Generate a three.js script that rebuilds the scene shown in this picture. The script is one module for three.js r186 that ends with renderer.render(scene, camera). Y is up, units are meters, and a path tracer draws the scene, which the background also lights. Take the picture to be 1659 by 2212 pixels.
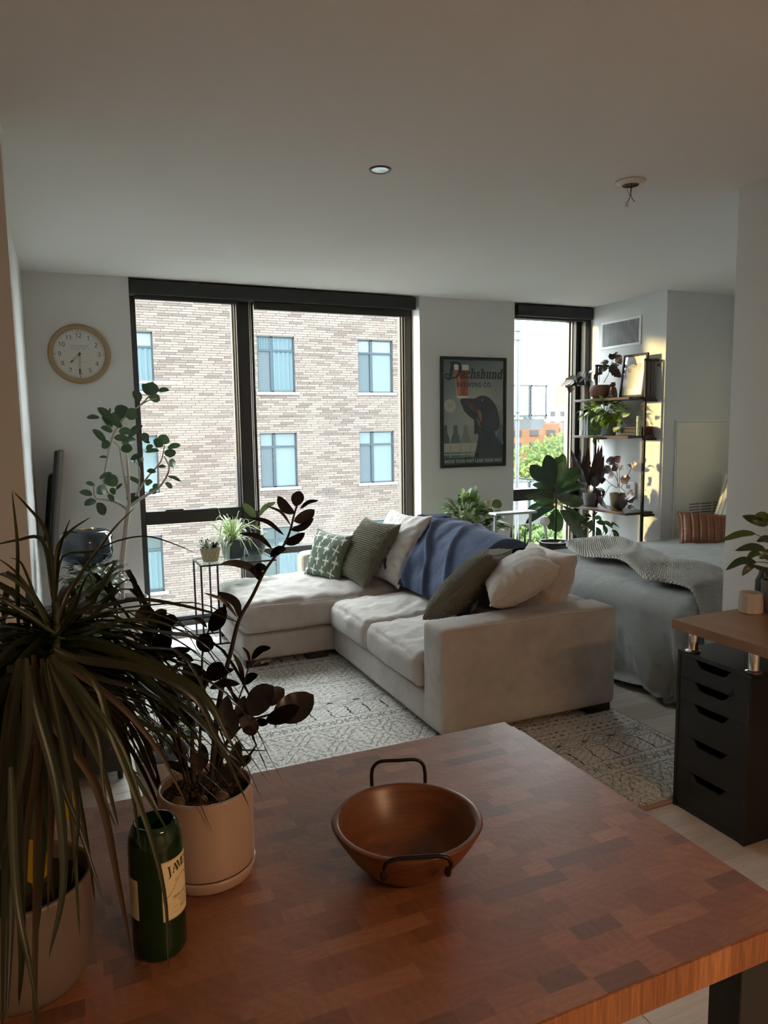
import * as THREE from 'three';
import { RoundedBoxGeometry } from 'three/addons/geometries/RoundedBoxGeometry.js';
import { mergeGeometries, mergeVertices } from 'three/addons/utils/BufferGeometryUtils.js';
import { ImprovedNoise } from 'three/addons/math/ImprovedNoise.js';
import { RectAreaLightUniformsLib } from 'three/addons/lights/RectAreaLightUniformsLib.js';

// ---------------------------------------------------------------- camera, sky, sun, room light, exposure
const V3 = THREE.Vector3;
const W = 1659, H = 2212, FOCAL = 1574.5;
const scene = new THREE.Scene();
const camera = new THREE.PerspectiveCamera(2 * Math.atan(H / 2 / FOCAL) * 180 / Math.PI, W / H, 0.05, 400);
camera.position.set(0, 1.65, 0);
camera.rotation.set(-0.11647, -0.41258, -0.01413, 'YXZ');
camera.updateMatrixWorld();
const renderer = new THREE.WebGLRenderer({ antialias: true });
renderer.toneMapping = THREE.LinearToneMapping;
renderer.toneMappingExposure = 1.55;
renderer.shadowMap.enabled = true;

scene.background = new THREE.Color().setRGB(0.90, 0.965, 1.0);      // bright overcast haze, the same all round
scene.backgroundIntensity = 11.5;

const sun = new THREE.DirectionalLight(new THREE.Color().setRGB(1.0, 0.72, 0.30), 5.6);   // low evening sun, nearly along the facade
const SUN_TRAVEL = new V3(1, -0.105, 0.385).normalize();
sun.target.position.set(3.5, 1.2, -5.4);
sun.position.copy(sun.target.position).addScaledVector(SUN_TRAVEL, -12);
sun.castShadow = true;
sun.shadow.radius = 6;
sun.shadow.mapSize.set(2048, 2048);
Object.assign(sun.shadow.camera, { left: -6, right: 6, top: 4, bottom: -4, near: 0.5, far: 30 });
scene.add(sun, sun.target);

RectAreaLightUniformsLib.init();
const KITCHEN_LAMP = { x: 1.6, y: 2.5, z: 1.55, w: 0.9, d: 0.35, power: 31, color: new THREE.Color().setRGB(1.0, 0.60, 0.33) };

// ---------------------------------------------------------------- helpers
const camPos = camera.position.clone();
const rayOf = (px, py) => new V3((px - W / 2) / FOCAL, -(py - H / 2) / FOCAL, -1).applyQuaternion(camera.quaternion);
const onY = (px, py, y) => { const d = rayOf(px, py); return camPos.clone().addScaledVector(d, (y - camPos.y) / d.y); };   // pixel to a level surface
const onZ = (px, py, z) => { const d = rayOf(px, py); return camPos.clone().addScaledVector(d, (z - camPos.z) / d.z); };   // pixel to a plane facing the room
const onX = (px, py, x) => { const d = rayOf(px, py); return camPos.clone().addScaledVector(d, (x - camPos.x) / d.x); };
const at = (px, py, depth) => camPos.clone().addScaledVector(rayOf(px, py), depth);                                        // pixel at a known depth
const depthOf = (p) => -camera.worldToLocal(p.clone()).z;
function rng(seed) { let s = seed >>> 0; return () => { s = (s + 0x6d2b79f5) | 0; let t = Math.imul(s ^ (s >>> 15), 1 | s); t = (t + Math.imul(t ^ (t >>> 7), 61 | t)) ^ t; return ((t ^ (t >>> 14)) >>> 0) / 4294967296; }; }
const perlin = new ImprovedNoise();
const noise = (x, y, z = 0) => perlin.noise(x + 13.7, y + 7.3, z + 3.1);
const fbm = (x, y, z = 0, o = 4) => { let s = 0, a = 0.5; for (let i = 0; i < o; i++) { s += a * noise(x, y, z + i * 5.3); x *= 2.03; y *= 2.03; z *= 2.03; a *= 0.5; } return s; };
const clamp = (x, a = 0, b = 1) => Math.min(b, Math.max(a, x));
const mix = (a, b, t) => a + (b - a) * t;
const smooth = (a, b, x) => { const t = clamp((x - a) / (b - a)); return t * t * (3 - 2 * t); };
const hash2 = (x, y) => { const s = Math.sin(x * 127.1 + y * 311.7) * 43758.5453; return s - Math.floor(s); };
const lin = (r, g, b) => new THREE.Color().setRGB(r, g, b);
const toSRGB = (c) => 255 * (c <= 0.0031308 ? 12.92 * c : 1.055 * Math.pow(c, 1 / 2.4) - 0.055);

const used = new Map();
const numbered = (name) => { const n = used.get(name) ?? 0; used.set(name, n + 1); return n ? name + '_' + String(n).padStart(3, '0') : name; };
function shadowed(o) { o.castShadow = true; o.receiveShadow = true; return o; }
function part(name, geo, mat, parent) { const m = shadowed(new THREE.Mesh(geo, mat)); m.name = name; parent.add(m); return m; }
function tag(o, label, category, group) { o.userData.label = label; o.userData.category = category; if (group) o.userData.group = group; return o; }
function thing(name, label, category, pos = [0, 0, 0], turn = 0, group) { const o = new THREE.Group(); o.name = numbered(name); o.position.set(...pos); o.rotation.y = turn; scene.add(o); return tag(o, label, category, group); }
function single(name, geo, mat, label, category, group) { const m = shadowed(new THREE.Mesh(geo, mat)); m.name = numbered(name); scene.add(m); return tag(m, label, category, group); }
function struct(name, geo, mat, label) { const m = shadowed(geo ? new THREE.Mesh(geo, mat) : new THREE.Group()); m.name = numbered(name); m.userData.kind = 'structure'; if (label) m.userData.label = label; scene.add(m); return m; }

// geometry
const bx = (x0, x1, y0, y1, z0, z1) => new THREE.BoxGeometry(x1 - x0, y1 - y0, z1 - z0).translate((x0 + x1) / 2, (y0 + y1) / 2, (z0 + z1) / 2);
const rbx = (x0, x1, y0, y1, z0, z1, r = 0.004, s = 2) => new RoundedBoxGeometry(x1 - x0, y1 - y0, z1 - z0, s, Math.min(r, (x1 - x0) / 2.01, (y1 - y0) / 2.01, (z1 - z0) / 2.01)).translate((x0 + x1) / 2, (y0 + y1) / 2, (z0 + z1) / 2);
const merge = (list) => mergeGeometries(list.map((g) => { const n = g.index ? g.toNonIndexed() : g.clone(); for (const k of Object.keys(n.attributes)) if (!['position', 'normal', 'uv'].includes(k)) n.deleteAttribute(k); return n; }));
function metreUV(geo, su = 1, sv = su, swap = false, ou = 0, ov = 0) {       // uv in metres, by the way each face points
  const g = geo.index ? geo.toNonIndexed() : geo, p = g.attributes.position, n = new Float32Array(p.count * 2);
  const a = new V3(), b = new V3(), c = new V3();
  for (let i = 0; i < p.count; i += 3) {
    a.fromBufferAttribute(p, i); b.fromBufferAttribute(p, i + 1); c.fromBufferAttribute(p, i + 2);
    const m = b.clone().sub(a).cross(c.clone().sub(a)), ax = Math.abs(m.x), ay = Math.abs(m.y), az = Math.abs(m.z);
    [a, b, c].forEach((v, k) => {
      let u, w;
      if (ay >= ax && ay >= az) { u = v.x; w = v.z; } else if (az >= ax) { u = v.x; w = v.y; } else { u = v.z; w = v.y; }
      if (swap) [u, w] = [w, u];
      n[(i + k) * 2] = u * su + ou; n[(i + k) * 2 + 1] = w * sv + ov;
    });
  }
  g.setAttribute('uv', new THREE.BufferAttribute(n, 2));
  return g;
}
function resmooth(geo) { const g = geo.clone(); g.deleteAttribute('uv'); g.deleteAttribute('normal'); const m = mergeVertices(g, 1e-5); m.computeVertexNormals(); return m; }
function softBox(w, h, d, r, o = {}) {              // an upholstered block: rounded, crowned, with shallow creases
  const g = new THREE.BoxGeometry(w, h, d, o.nx ?? 28, o.ny ?? 12, o.nz ?? 28), p = g.attributes.position, v = new V3(), q = new V3();
  const crown = o.crown ?? 0, wr = o.wrinkle ?? 0, f = o.freq ?? 5, sd = o.seed ?? 0, side = o.side ?? 0;
  for (let i = 0; i < p.count; i++) {
    v.fromBufferAttribute(p, i);
    const a = v.x / (w / 2), b = v.y / (h / 2), c = v.z / (d / 2);
    q.set(clamp(v.x, -w / 2 + r, w / 2 - r), clamp(v.y, -h / 2 + r, h / 2 - r), clamp(v.z, -d / 2 + r, d / 2 - r));
    const e = v.clone().sub(q); if (e.lengthSq() > 1e-12) v.copy(q).addScaledVector(e.normalize(), r);
    const ca = Math.max(0, 1 - a * a), cb = Math.max(0, 1 - b * b), cc = Math.max(0, 1 - c * c);
    v.y += Math.max(0, b) * crown * Math.pow(ca * cc, 0.6);
    v.x += a * side * cb * cc; v.z += c * side * cb * ca;
    if (wr) { const n = fbm(v.x * f + sd, v.y * f, v.z * f + sd, 3); v.y += wr * n * (0.3 + 0.7 * Math.max(0, b)); v.x += wr * 0.4 * fbm(v.z * f, v.y * f + sd, v.x * f, 2); v.z += wr * 0.4 * fbm(v.x * f, v.y * f + sd, v.z * f, 2); }
    if (o.warp) o.warp(v, a, b, c);
    p.setXYZ(i, v.x, v.y, v.z);
  }
  return metreUV(resmooth(g));
}
function tube(points, r, seg = 24, rad = 8, closed = false) {   // r: number or function of 0..1
  const curve = points.getPointAt ? points : new THREE.CatmullRomCurve3(points, closed, 'centripetal');
  const g = new THREE.TubeGeometry(curve, seg, 1, rad, closed), p = g.attributes.position, c = new V3(), v = new V3();
  for (let i = 0; i <= seg; i++) { curve.getPointAt(i / seg, c); const k = typeof r === 'function' ? r(i / seg) : r; for (let j = 0; j <= rad; j++) { const n = i * (rad + 1) + j; v.fromBufferAttribute(p, n).sub(c).multiplyScalar(k).add(c); p.setXYZ(n, v.x, v.y, v.z); } }
  return g;
}
const lathe = (prof, seg = 40) => new THREE.LatheGeometry(prof.map(([x, y]) => new THREE.Vector2(Math.max(x, 1e-5), y)), seg);
const bar = (a, b, t, t2 = t) => { const g = new THREE.BoxGeometry(t, t2, a.distanceTo(b)); const m = new THREE.Matrix4().lookAt(a, b, Math.abs(b.clone().sub(a).normalize().y) > 0.95 ? new V3(1, 0, 0) : new V3(0, 1, 0)); return g.applyMatrix4(m).translate((a.x + b.x) / 2, (a.y + b.y) / 2, (a.z + b.z) / 2); };

// leaf blades: a path from stalk to tip, a width and an outline
const OUTLINE = {
  ovate: (t) => Math.pow(Math.sin(Math.PI * Math.pow(clamp(t, 0.001, 0.999), 0.8)), 0.75),
  oval: (t) => Math.pow(Math.sin(Math.PI * clamp(t, 0.001, 0.999)), 0.6),
  lance: (t) => Math.pow(Math.sin(Math.PI * Math.pow(clamp(t, 0.001, 0.999), 0.75)), 1.15),
  strap: (t) => Math.min(1, 0.45 + t * 3) * Math.pow(1 - t, 0.6) * (1 + 0.5 * t),
  fiddle: (t) => Math.pow(Math.sin(Math.PI * Math.pow(clamp(t, 0.001, 0.999), 1.35)), 0.6) * (0.72 + 0.28 * Math.cos((t - 0.75) * 7)),
  obovate: (t) => Math.pow(Math.sin(Math.PI * Math.pow(clamp(t, 0.001, 0.999), 1.2)), 0.55),
  heart: (t) => Math.pow(1 - t, 0.62) * Math.min(1, 0.55 + t * 4) * 1.05,
  jagged: (t) => Math.pow(Math.sin(Math.PI * Math.pow(clamp(t, 0.001, 0.999), 0.7)), 0.8) * (0.72 + 0.36 * Math.abs(((t * 7) % 1) - 0.5) * 2),
};
function leafGeo(pts, width, o = {}) {
  const n = o.n ?? 8, m = o.m ?? 4, f = typeof o.shape === 'function' ? o.shape : OUTLINE[o.shape ?? 'ovate'];
  const curve = new THREE.CatmullRomCurve3(pts, false, 'centripetal');
  const hint = (o.normal ?? new V3(0, 1, 0)).clone().normalize(), fold = o.fold ?? 0.15, wave = o.wave ?? 0, roll = o.roll ?? 0, pos = [], uv = [], idx = [];
  const c = new V3(), t = new V3(), s = new V3(), nn = new V3();
  for (let i = 0; i <= n; i++) {
    const k = i / n; curve.getPointAt(k, c); curve.getTangentAt(k, t);
    s.crossVectors(t, hint); if (s.lengthSq() < 1e-6) s.crossVectors(t, new V3(0.3, 0.2, 0.9)); s.normalize().applyAxisAngle(t, roll); nn.crossVectors(s, t).normalize();
    const w = width / 2 * f(k);
    for (let j = 0; j <= m; j++) {
      const a = j / m * 2 - 1, lift = fold * Math.abs(a) * w + wave * w * Math.sin(k * 17 + a * 2) * a * a;
      pos.push(c.x + s.x * a * w + nn.x * lift, c.y + s.y * a * w + nn.y * lift, c.z + s.z * a * w + nn.z * lift); uv.push(j / m, k);
    }
  }
  for (let i = 0; i < n; i++) for (let j = 0; j < m; j++) { const q = i * (m + 1) + j; idx.push(q, q + 1, q + m + 1, q + 1, q + m + 2, q + m + 1); }
  const g = new THREE.BufferGeometry();
  g.setAttribute('position', new THREE.Float32BufferAttribute(pos, 3)); g.setAttribute('uv', new THREE.Float32BufferAttribute(uv, 2)); g.setIndex(idx); g.computeVertexNormals();
  return g;
}
function surface(fn, nu, nv) {                      // fn(u, v) -> Vector3
  const pos = [], uv = [], idx = [];
  for (let i = 0; i <= nu; i++) for (let j = 0; j <= nv; j++) { const p = fn(i / nu, j / nv); pos.push(p.x, p.y, p.z); uv.push(i / nu, j / nv); }
  for (let i = 0; i < nu; i++) for (let j = 0; j < nv; j++) { const q = i * (nv + 1) + j; idx.push(q, q + 1, q + nv + 1, q + 1, q + nv + 2, q + nv + 1); }
  const g = new THREE.BufferGeometry();
  g.setAttribute('position', new THREE.Float32BufferAttribute(pos, 3)); g.setAttribute('uv', new THREE.Float32BufferAttribute(uv, 2)); g.setIndex(idx); g.computeVertexNormals();
  return g;
}

// textures and materials
function dataTex(w, h, fn, color = true, repeat = true) {          // fn(u, v) -> [r, g, b] linear, or a grey value
  const d = new Uint8Array(w * h * 4);
  for (let y = 0; y < h; y++) for (let x = 0; x < w; x++) {
    const c = fn(x / w, y / h), i = (y * w + x) * 4;
    for (let k = 0; k < 3; k++) { const q = typeof c === 'number' ? c : c[k]; d[i + k] = clamp(color ? toSRGB(clamp(q)) : q * 255, 0, 255); }
    d[i + 3] = 255;
  }
  const t = new THREE.DataTexture(d, w, h); if (color) t.colorSpace = THREE.SRGBColorSpace;
  t.magFilter = THREE.LinearFilter; t.minFilter = THREE.LinearMipmapLinearFilter; t.generateMipmaps = true;
  if (repeat) t.wrapS = t.wrapT = THREE.RepeatWrapping; t.needsUpdate = true; return t;
}
function canvasTex(w, h, draw) { const c = document.createElement('canvas'); c.width = w; c.height = h; draw(c.getContext('2d'), w, h); const t = new THREE.CanvasTexture(c); t.colorSpace = THREE.SRGBColorSpace; return t; }
const rep = (t, u, v = u) => { const c = t.clone(); c.repeat.set(u, v); c.needsUpdate = true; return c; };
const tileNoise = (u, v, n, sd) => { const x = u * n, y = v * n, a = (i, j) => noise(i + sd, j + sd * 2.1), fx = u, fy = v; return mix(mix(a(x, y), a(x - n, y), fx), mix(a(x, y - n), a(x - n, y - n), fx), fy); };
const std = (color, roughness = 0.6, o = {}) => new THREE.MeshStandardMaterial({ color, roughness, side: THREE.DoubleSide, ...o });
const phys = (color, roughness = 0.6, o = {}) => new THREE.MeshPhysicalMaterial({ color, roughness, side: THREE.DoubleSide, ...o });
// ---------------------------------------------------------------- room shell
const CEIL = 2.78, ZW = -5.87, XR = 4.83, XN = 3.084, ZC = -4.9;
const grainTex = dataTex(256, 256, (u, v) => { const n = tileNoise(u, v, 40, 1) * 0.5 + tileNoise(u, v, 90, 5) * 0.5; return 0.5 + n * 0.5; }, false);
const paintBump = rep(grainTex, 3);
const paint = std(lin(0.66, 0.665, 0.65), 0.82, { bumpMap: paintBump, bumpScale: 0.0004 });
const ceilingPaint = std(lin(0.76, 0.75, 0.73), 0.88, { bumpMap: paintBump, bumpScale: 0.0004 });
const trimPaint = std(lin(0.78, 0.78, 0.76), 0.45);
const blackMetal = std(lin(0.012, 0.013, 0.014), 0.42);
const frameMetal = std(lin(0.022, 0.022, 0.023), 0.4, { metalness: 0.3 });
const windowGlass = phys(lin(0.97, 0.99, 0.99), 0.0, { transmission: 1, thickness: 0, ior: 1.45 });

struct('wall_front', metreUV(merge([bx(-0.5, 0.52, 0, CEIL, ZW - 0.25, ZW)])), paint);
struct('wall_front', metreUV(bx(2.936, 3.925, 0, CEIL, ZW - 0.25, ZW)), paint);
struct('wall_left', metreUV(bx(-0.45, -0.199, 0, CEIL, ZW, -3.25)), paint);
struct('wall_left', metreUV(bx(-2.5, -0.14, 0, CEIL, -3.25, -3.1)), paint);
struct('wall_left', metreUV(bx(-2.5, -2.3, 0, CEIL, -3.1, 3.0)), paint);
struct('wall_right', metreUV(bx(XR, XR + 1.2, 0, CEIL, ZW - 0.25, ZC)), paint);
struct('wall_right', metreUV(bx(5.75, 6.0, 0, CEIL, ZC, -2.4)), paint);
struct('wall_right', metreUV(bx(XN, XN + 0.16, 0, CEIL, -2.686, 3.0)), paint);
struct('wall_right', metreUV(bx(XN + 0.16, 6.0, 0, CEIL, -2.686, -2.5)), paint);
struct('wall_back', metreUV(bx(-2.5, XN, 0, CEIL, 2.8, 3.0)), paint);
struct('ceiling', metreUV(bx(-2.6, 6.1, CEIL, CEIL + 0.2, ZW - 0.3, 3.1)), ceilingPaint);

// floor: pale oak boards along x
const oakTex = dataTex(1024, 512, (u, v) => {
  const g = tileNoise(u * 1, v, 6, 3) * 0.25 + noise(u * 7, v * 110, 2) * 0.32 + noise(u * 22, v * 260, 8) * 0.24;
  const ring = Math.sin((v * 26 + noise(u * 3, v * 5, 4) * 3.2) * 2.2) * 0.10;
  const k = 1 + (g + ring) * 0.42; return [0.60 * k, 0.545 * k, 0.48 * k];
});
const boardMats = [0.86, 0.93, 1.0, 1.06, 0.9].map((k, i) => std(lin(0.88 * k, 0.87 * k, (0.86 + 0.01 * i) * k), 0.42, { map: oakTex, bumpMap: oakTex, bumpScale: 0.0006 }));
const floor = struct('floor', bx(-2.6, 6.1, -0.2, -0.012, ZW - 0.3, 3.1), std(lin(0.16, 0.14, 0.12), 0.9));
{
  const R = rng(11), wide = 0.192, variants = new Map();
  for (let z = ZW - 0.02, row = 0; z < 2.8; z += wide, row++) {
    let x = -2.4 - R() * 1.2;
    while (x < 5.75) {
      const len = [1.1, 1.35, 1.6][Math.floor(R() * 3)], x0 = Math.max(x, -2.4), x1 = Math.min(x + len, 5.8), L = x1 - x0;
      if (L > 0.05) {
        const key = L.toFixed(2) + (R() < 0.5 ? 'a' : 'b');
        if (!variants.has(key)) { const o = R() * 5, g = metreUV(rbx(-L / 2 + 0.0008, L / 2 - 0.0008, -0.012, 0, -wide / 2 + 0.0008, wide / 2 - 0.0008, 0.0015, 1), 0.5, 1.2, false, o, o * 1.7); variants.set(key, g); }
        const b = part('board', variants.get(key), boardMats[Math.floor(R() * 5)], floor); b.position.set((x0 + x1) / 2, 0, z + wide / 2);
      }
      x += len;
    }
  }
}
struct('baseboard_left', merge([rbx(-0.2, -0.186, 0, 0.1, ZW, -3.25, 0.004), rbx(-0.2, 0.5, 0, 0.1, ZW, ZW + 0.014, 0.004)]), trimPaint);
struct('baseboard_front', rbx(2.95, 3.92, 0, 0.1, ZW, ZW + 0.014, 0.004), trimPaint);
struct('baseboard_right', merge([rbx(XR - 0.014, XR, 0, 0.1, ZW, ZC, 0.004), rbx(XN - 0.014, XN, 0, 0.1, -2.68, 2.8, 0.004)]), trimPaint);

// ---------------------------------------------------------------- windows
const FZ0 = ZW - 0.24, FZ1 = ZW - 0.15;
function windowUnit(name, label, spec) {
  const w = struct(name, null, null, label);
  for (const [n, ...b] of spec.frame) part(n, rbx(b[0], b[1], b[2], b[3], FZ0 + (b[4] ?? 0), FZ1 + (b[5] ?? 0), 0.004), n === 'window_track' ? spec.track : frameMetal, w);
  for (const b of spec.panes) part('pane', bx(b[0], b[1], b[2], b[3], FZ0 + 0.04, FZ0 + 0.046), windowGlass, w);
  return w;
}
const alu = std(lin(0.16, 0.155, 0.15), 0.35, { metalness: 0.7 });
const win1 = windowUnit('window_1', 'tall black framed window of two bays', {
  track: alu,
  frame: [
    ['window_frame', 0.52, 0.575, 0, CEIL], ['window_frame', 2.86, 2.936, 0, CEIL], ['window_frame', 0.575, 2.86, 0, 0.085], ['window_frame', 0.575, 2.86, 2.66, CEIL],
    ['mullion', 1.345, 1.485, 0.085, 2.66, 0, 0.03], ['window_track', 1.318, 1.328, 0.085, 2.66, 0.0, -0.03], ['window_track', 1.335, 1.34, 0.085, 2.66, 0, -0.01],
    ['sash_rail', 0.575, 1.33, 0.90, 1.005, 0, 0.02], ['sash_rail', 1.485, 2.86, 0.58, 0.635, 0, 0.01], ['window_track', 2.845, 2.853, 0.635, 2.66, 0, -0.02], ['window_track', 2.83, 2.836, 0.635, 2.66, 0, -0.04],
    ['sash_rail', 0.575, 1.33, 0.085, 0.12, 0, -0.03],
  ],
  panes: [[0.575, 1.33, 1.005, 2.66], [0.575, 1.33, 0.085, 0.90], [1.485, 2.86, 0.635, 2.66], [1.485, 2.86, 0.085, 0.58]],
});
part('latch', rbx(0.72, 0.86, 1.0, 1.02, FZ1 + 0.015, FZ1 + 0.05, 0.006), blackMetal, win1);
part('latch', rbx(1.06, 1.13, 1.0, 1.012, FZ1 + 0.015, FZ1 + 0.03, 0.004), alu, win1);
const win2 = windowUnit('window_2', 'narrow black framed window beside the shelf', {
  track: alu,
  frame: [
    ['window_frame', 3.925, 3.985, 0, CEIL], ['window_frame', 4.765, 4.83, 0, CEIL, 0, 0.13], ['window_frame', 3.985, 4.765, 0, 0.085], ['window_frame', 3.985, 4.765, 2.66, CEIL],
    ['sash_rail', 3.985, 4.765, 0.905, 1.02, 0, 0.02], ['mullion', 4.715, 4.76, 0.085, 2.66, 0, 0.05], ['window_track', 4.705, 4.711, 0.085, 2.66, 0, 0.0], ['window_track', 4.69, 4.696, 0.085, 2.66, 0, -0.03],
  ],
  panes: [[3.985, 4.7, 1.02, 2.66], [3.985, 4.7, 0.085, 0.905]],
});
void win2;
struct('trim_1', rbx(0.5, 2.93, 0.0, 0.05, ZW - 0.16, ZW + 0.02, 0.005), std(lin(0.6, 0.62, 0.62), 0.4));

// roller shades in black cassettes
function shade(label, x0, x1, hems) {
  const t = thing('roller_shade', label, 'window shade');
  part('cassette', rbx(x0, x1, 2.662, 2.768, ZW - 0.095, ZW + 0.02, 0.006), std(lin(0.011, 0.013, 0.014), 0.5), t);
  for (const [a, b, y] of hems) part('hem_bar', rbx(a, b, y, 2.665, ZW - 0.05, ZW - 0.032, 0.005), std(lin(0.03, 0.028, 0.027), 0.6), t);
  return t;
}
const shade1 = shade('long black roller shade cassette over the two bay window', 0.524, 2.895, [[0.56, 1.34, 2.632], [1.47, 2.86, 2.60]]);
shade('short black roller shade cassette over the narrow window', 3.955, 4.828, [[3.96, 4.78, 2.645]]);
{ // bead chain in the middle of the wide window
  const g = [], R = rng(5);
  for (let y = 0.98; y < 2.655; y += 0.0085) for (const dx of [-0.006, 0.007]) g.push(new THREE.IcosahedronGeometry(0.0032, 0).translate(1.432 + dx + 0.002 * Math.sin(y * 3) + (R() - 0.5) * 0.001, y, ZW - 0.03));
  part('bead_chain', merge(g), std(lin(0.62, 0.57, 0.50), 0.3, { metalness: 0.4 }), shade1).userData.kind = 'stuff';
  const h = [];
  for (let y = 0.7; y < 2.655; y += 0.009) h.push(new THREE.IcosahedronGeometry(0.0032, 0).translate(2.885 + 0.004 * Math.sin(y * 2), y, ZW - 0.03));
  part('bead_chain', merge(h), std(lin(0.62, 0.57, 0.50), 0.3, { metalness: 0.4 }), shade1).userData.kind = 'stuff';
}

// ceiling fittings
{
  const c = onY(821, 366, CEIL), t = thing('recessed_downlight', 'small chrome recessed downlight in the ceiling, switched off', 'light', [c.x, CEIL, c.z]);
  part('trim_ring', lathe([[0.035, -0.002], [0.046, -0.006], [0.05, -0.003], [0.05, 0.001], [0.035, 0.001]]), std(lin(0.09, 0.09, 0.09), 0.3, { metalness: 0.8 }), t);
  part('reflector', lathe([[0, -0.0015], [0.036, -0.003]]), std(lin(0.85, 0.85, 0.85), 0.12, { metalness: 1 }), t);
}
{
  const c = onY(1362, 392, CEIL), t = thing('ceiling_junction_box', 'open white ceiling box with loose wires hanging out', 'wiring', [c.x, CEIL, c.z]);
  part('rim', lathe([[0.038, -0.018], [0.05, -0.022], [0.054, -0.014], [0.066, -0.006], [0.07, 0.001], [0.038, 0.001]]), std(lin(0.75, 0.74, 0.73), 0.5), t);
  part('inside', lathe([[0, -0.003], [0.039, -0.003]]), std(lin(0.25, 0.22, 0.2), 0.6), t);
  part('wire', tube([new V3(0.005, -0.003, 0), new V3(0.002, -0.04, 0.004), new V3(-0.004, -0.075, 0.0), new V3(-0.02, -0.1, 0.002)], 0.0018, 16, 6), std(lin(0.03, 0.02, 0.02), 0.5), t);
  part('wire', tube([new V3(0.008, -0.003, 0), new V3(0.006, -0.05, -0.004), new V3(0.012, -0.075, 0.0), new V3(0.026, -0.09, 0.002)], 0.0016, 16, 6), std(lin(0.08, 0.03, 0.02), 0.5), t);
  part('wire', tube([new V3(-0.008, -0.003, 0), new V3(-0.018, -0.03, -0.004), new V3(-0.008, -0.055, 0.0), new V3(-0.002, -0.075, 0.002)], 0.0012, 16, 6), std(lin(0.3, 0.28, 0.26), 0.5), t);
  part('connector', rbx(-0.028, -0.014, -0.118, -0.096, -0.004, 0.006, 0.003), std(lin(0.6, 0.55, 0.52), 0.5), t);
}
// air vent on the right wall
{
  const t = thing('air_vent', 'white slatted air vent high on the sunlit side wall', 'vent', [XR, 2.485, -5.465]);
  part('frame', merge([rbx(-0.012, 0, -0.13, -0.105, -0.27, 0.27), rbx(-0.012, 0, 0.105, 0.13, -0.27, 0.27), rbx(-0.012, 0, -0.106, 0.106, -0.27, -0.245), rbx(-0.012, 0, -0.106, 0.106, 0.245, 0.27)]), trimPaint, t);
  part('duct', bx(-0.002, -0.001, -0.106, 0.106, -0.246, 0.246), std(lin(0.03, 0.03, 0.03), 0.8), t);
  const g = new THREE.BoxGeometry(0.012, 0.212, 0.004).rotateY(0.25);
  for (let i = 0; i < 26; i++) part('slat', g, trimPaint, t).position.set(-0.006, 0, -0.235 + i * 0.0188);
}
// closet access panel with louvres
{
  const t = struct('door_1', null, null, 'pale glossy closet access panel with a louvred grille'); t.position.set(4.975, 0, ZC);
  const gloss = std(lin(0.66, 0.65, 0.58), 0.22);
  part('door', rbx(0, 0.68, 0.08, 1.652, 0.001, 0.016, 0.003), gloss, t);
  part('edge_strip', merge([rbx(-0.012, -0.002, 0.08, 1.66, 0.0, 0.014, 0.002), rbx(-0.012, 0.68, 1.655, 1.668, 0, 0.014, 0.002)]), trimPaint, t);
  const slot = rbx(-0.062, 0.062, -0.004, 0.004, 0.0155, 0.0168, 0.001), lip = rbx(-0.064, 0.064, 0.003, 0.007, 0.014, 0.021, 0.001), dark = std(lin(0.05, 0.05, 0.045), 0.8);
  for (let c = 0; c < 4; c++) for (let r = 0; r < 15; r++) { const x = 0.235 + c * 0.145, y = 0.915 - r * 0.0255; part('slot', slot, dark, t).position.set(x, y, 0); part('louvre', lip, gloss, t).position.set(x, y, 0); }
}
// kitchen lamp behind the camera
{
  const K = KITCHEN_LAMP, t = thing('kitchen_ceiling_lamp', 'warm rectangular kitchen ceiling lamp over the counter', 'lamp', [K.x, K.y, K.z]);
  part('housing', rbx(-K.w / 2, K.w / 2, 0.012, 0.05, -K.d / 2, K.d / 2, 0.01), trimPaint, t);
  part('lamp_diffuser', bx(-K.w / 2 + 0.02, K.w / 2 - 0.02, 0.0, 0.012, -K.d / 2 + 0.02, K.d / 2 - 0.02), std(lin(0.9, 0.8, 0.7), 0.6, { emissive: K.color, emissiveIntensity: 3 }), t);
  for (const s of [-1, 1]) part('rod', bx(s * 0.3 - 0.006, s * 0.3 + 0.006, 0.05, CEIL - K.y, -0.006, 0.006), trimPaint, t);
  const l = new THREE.RectAreaLight(K.color, K.power, K.w, K.d); l.position.set(K.x, K.y - 0.012, K.z); l.rotation.x = -Math.PI / 2; scene.add(l);
}
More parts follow.
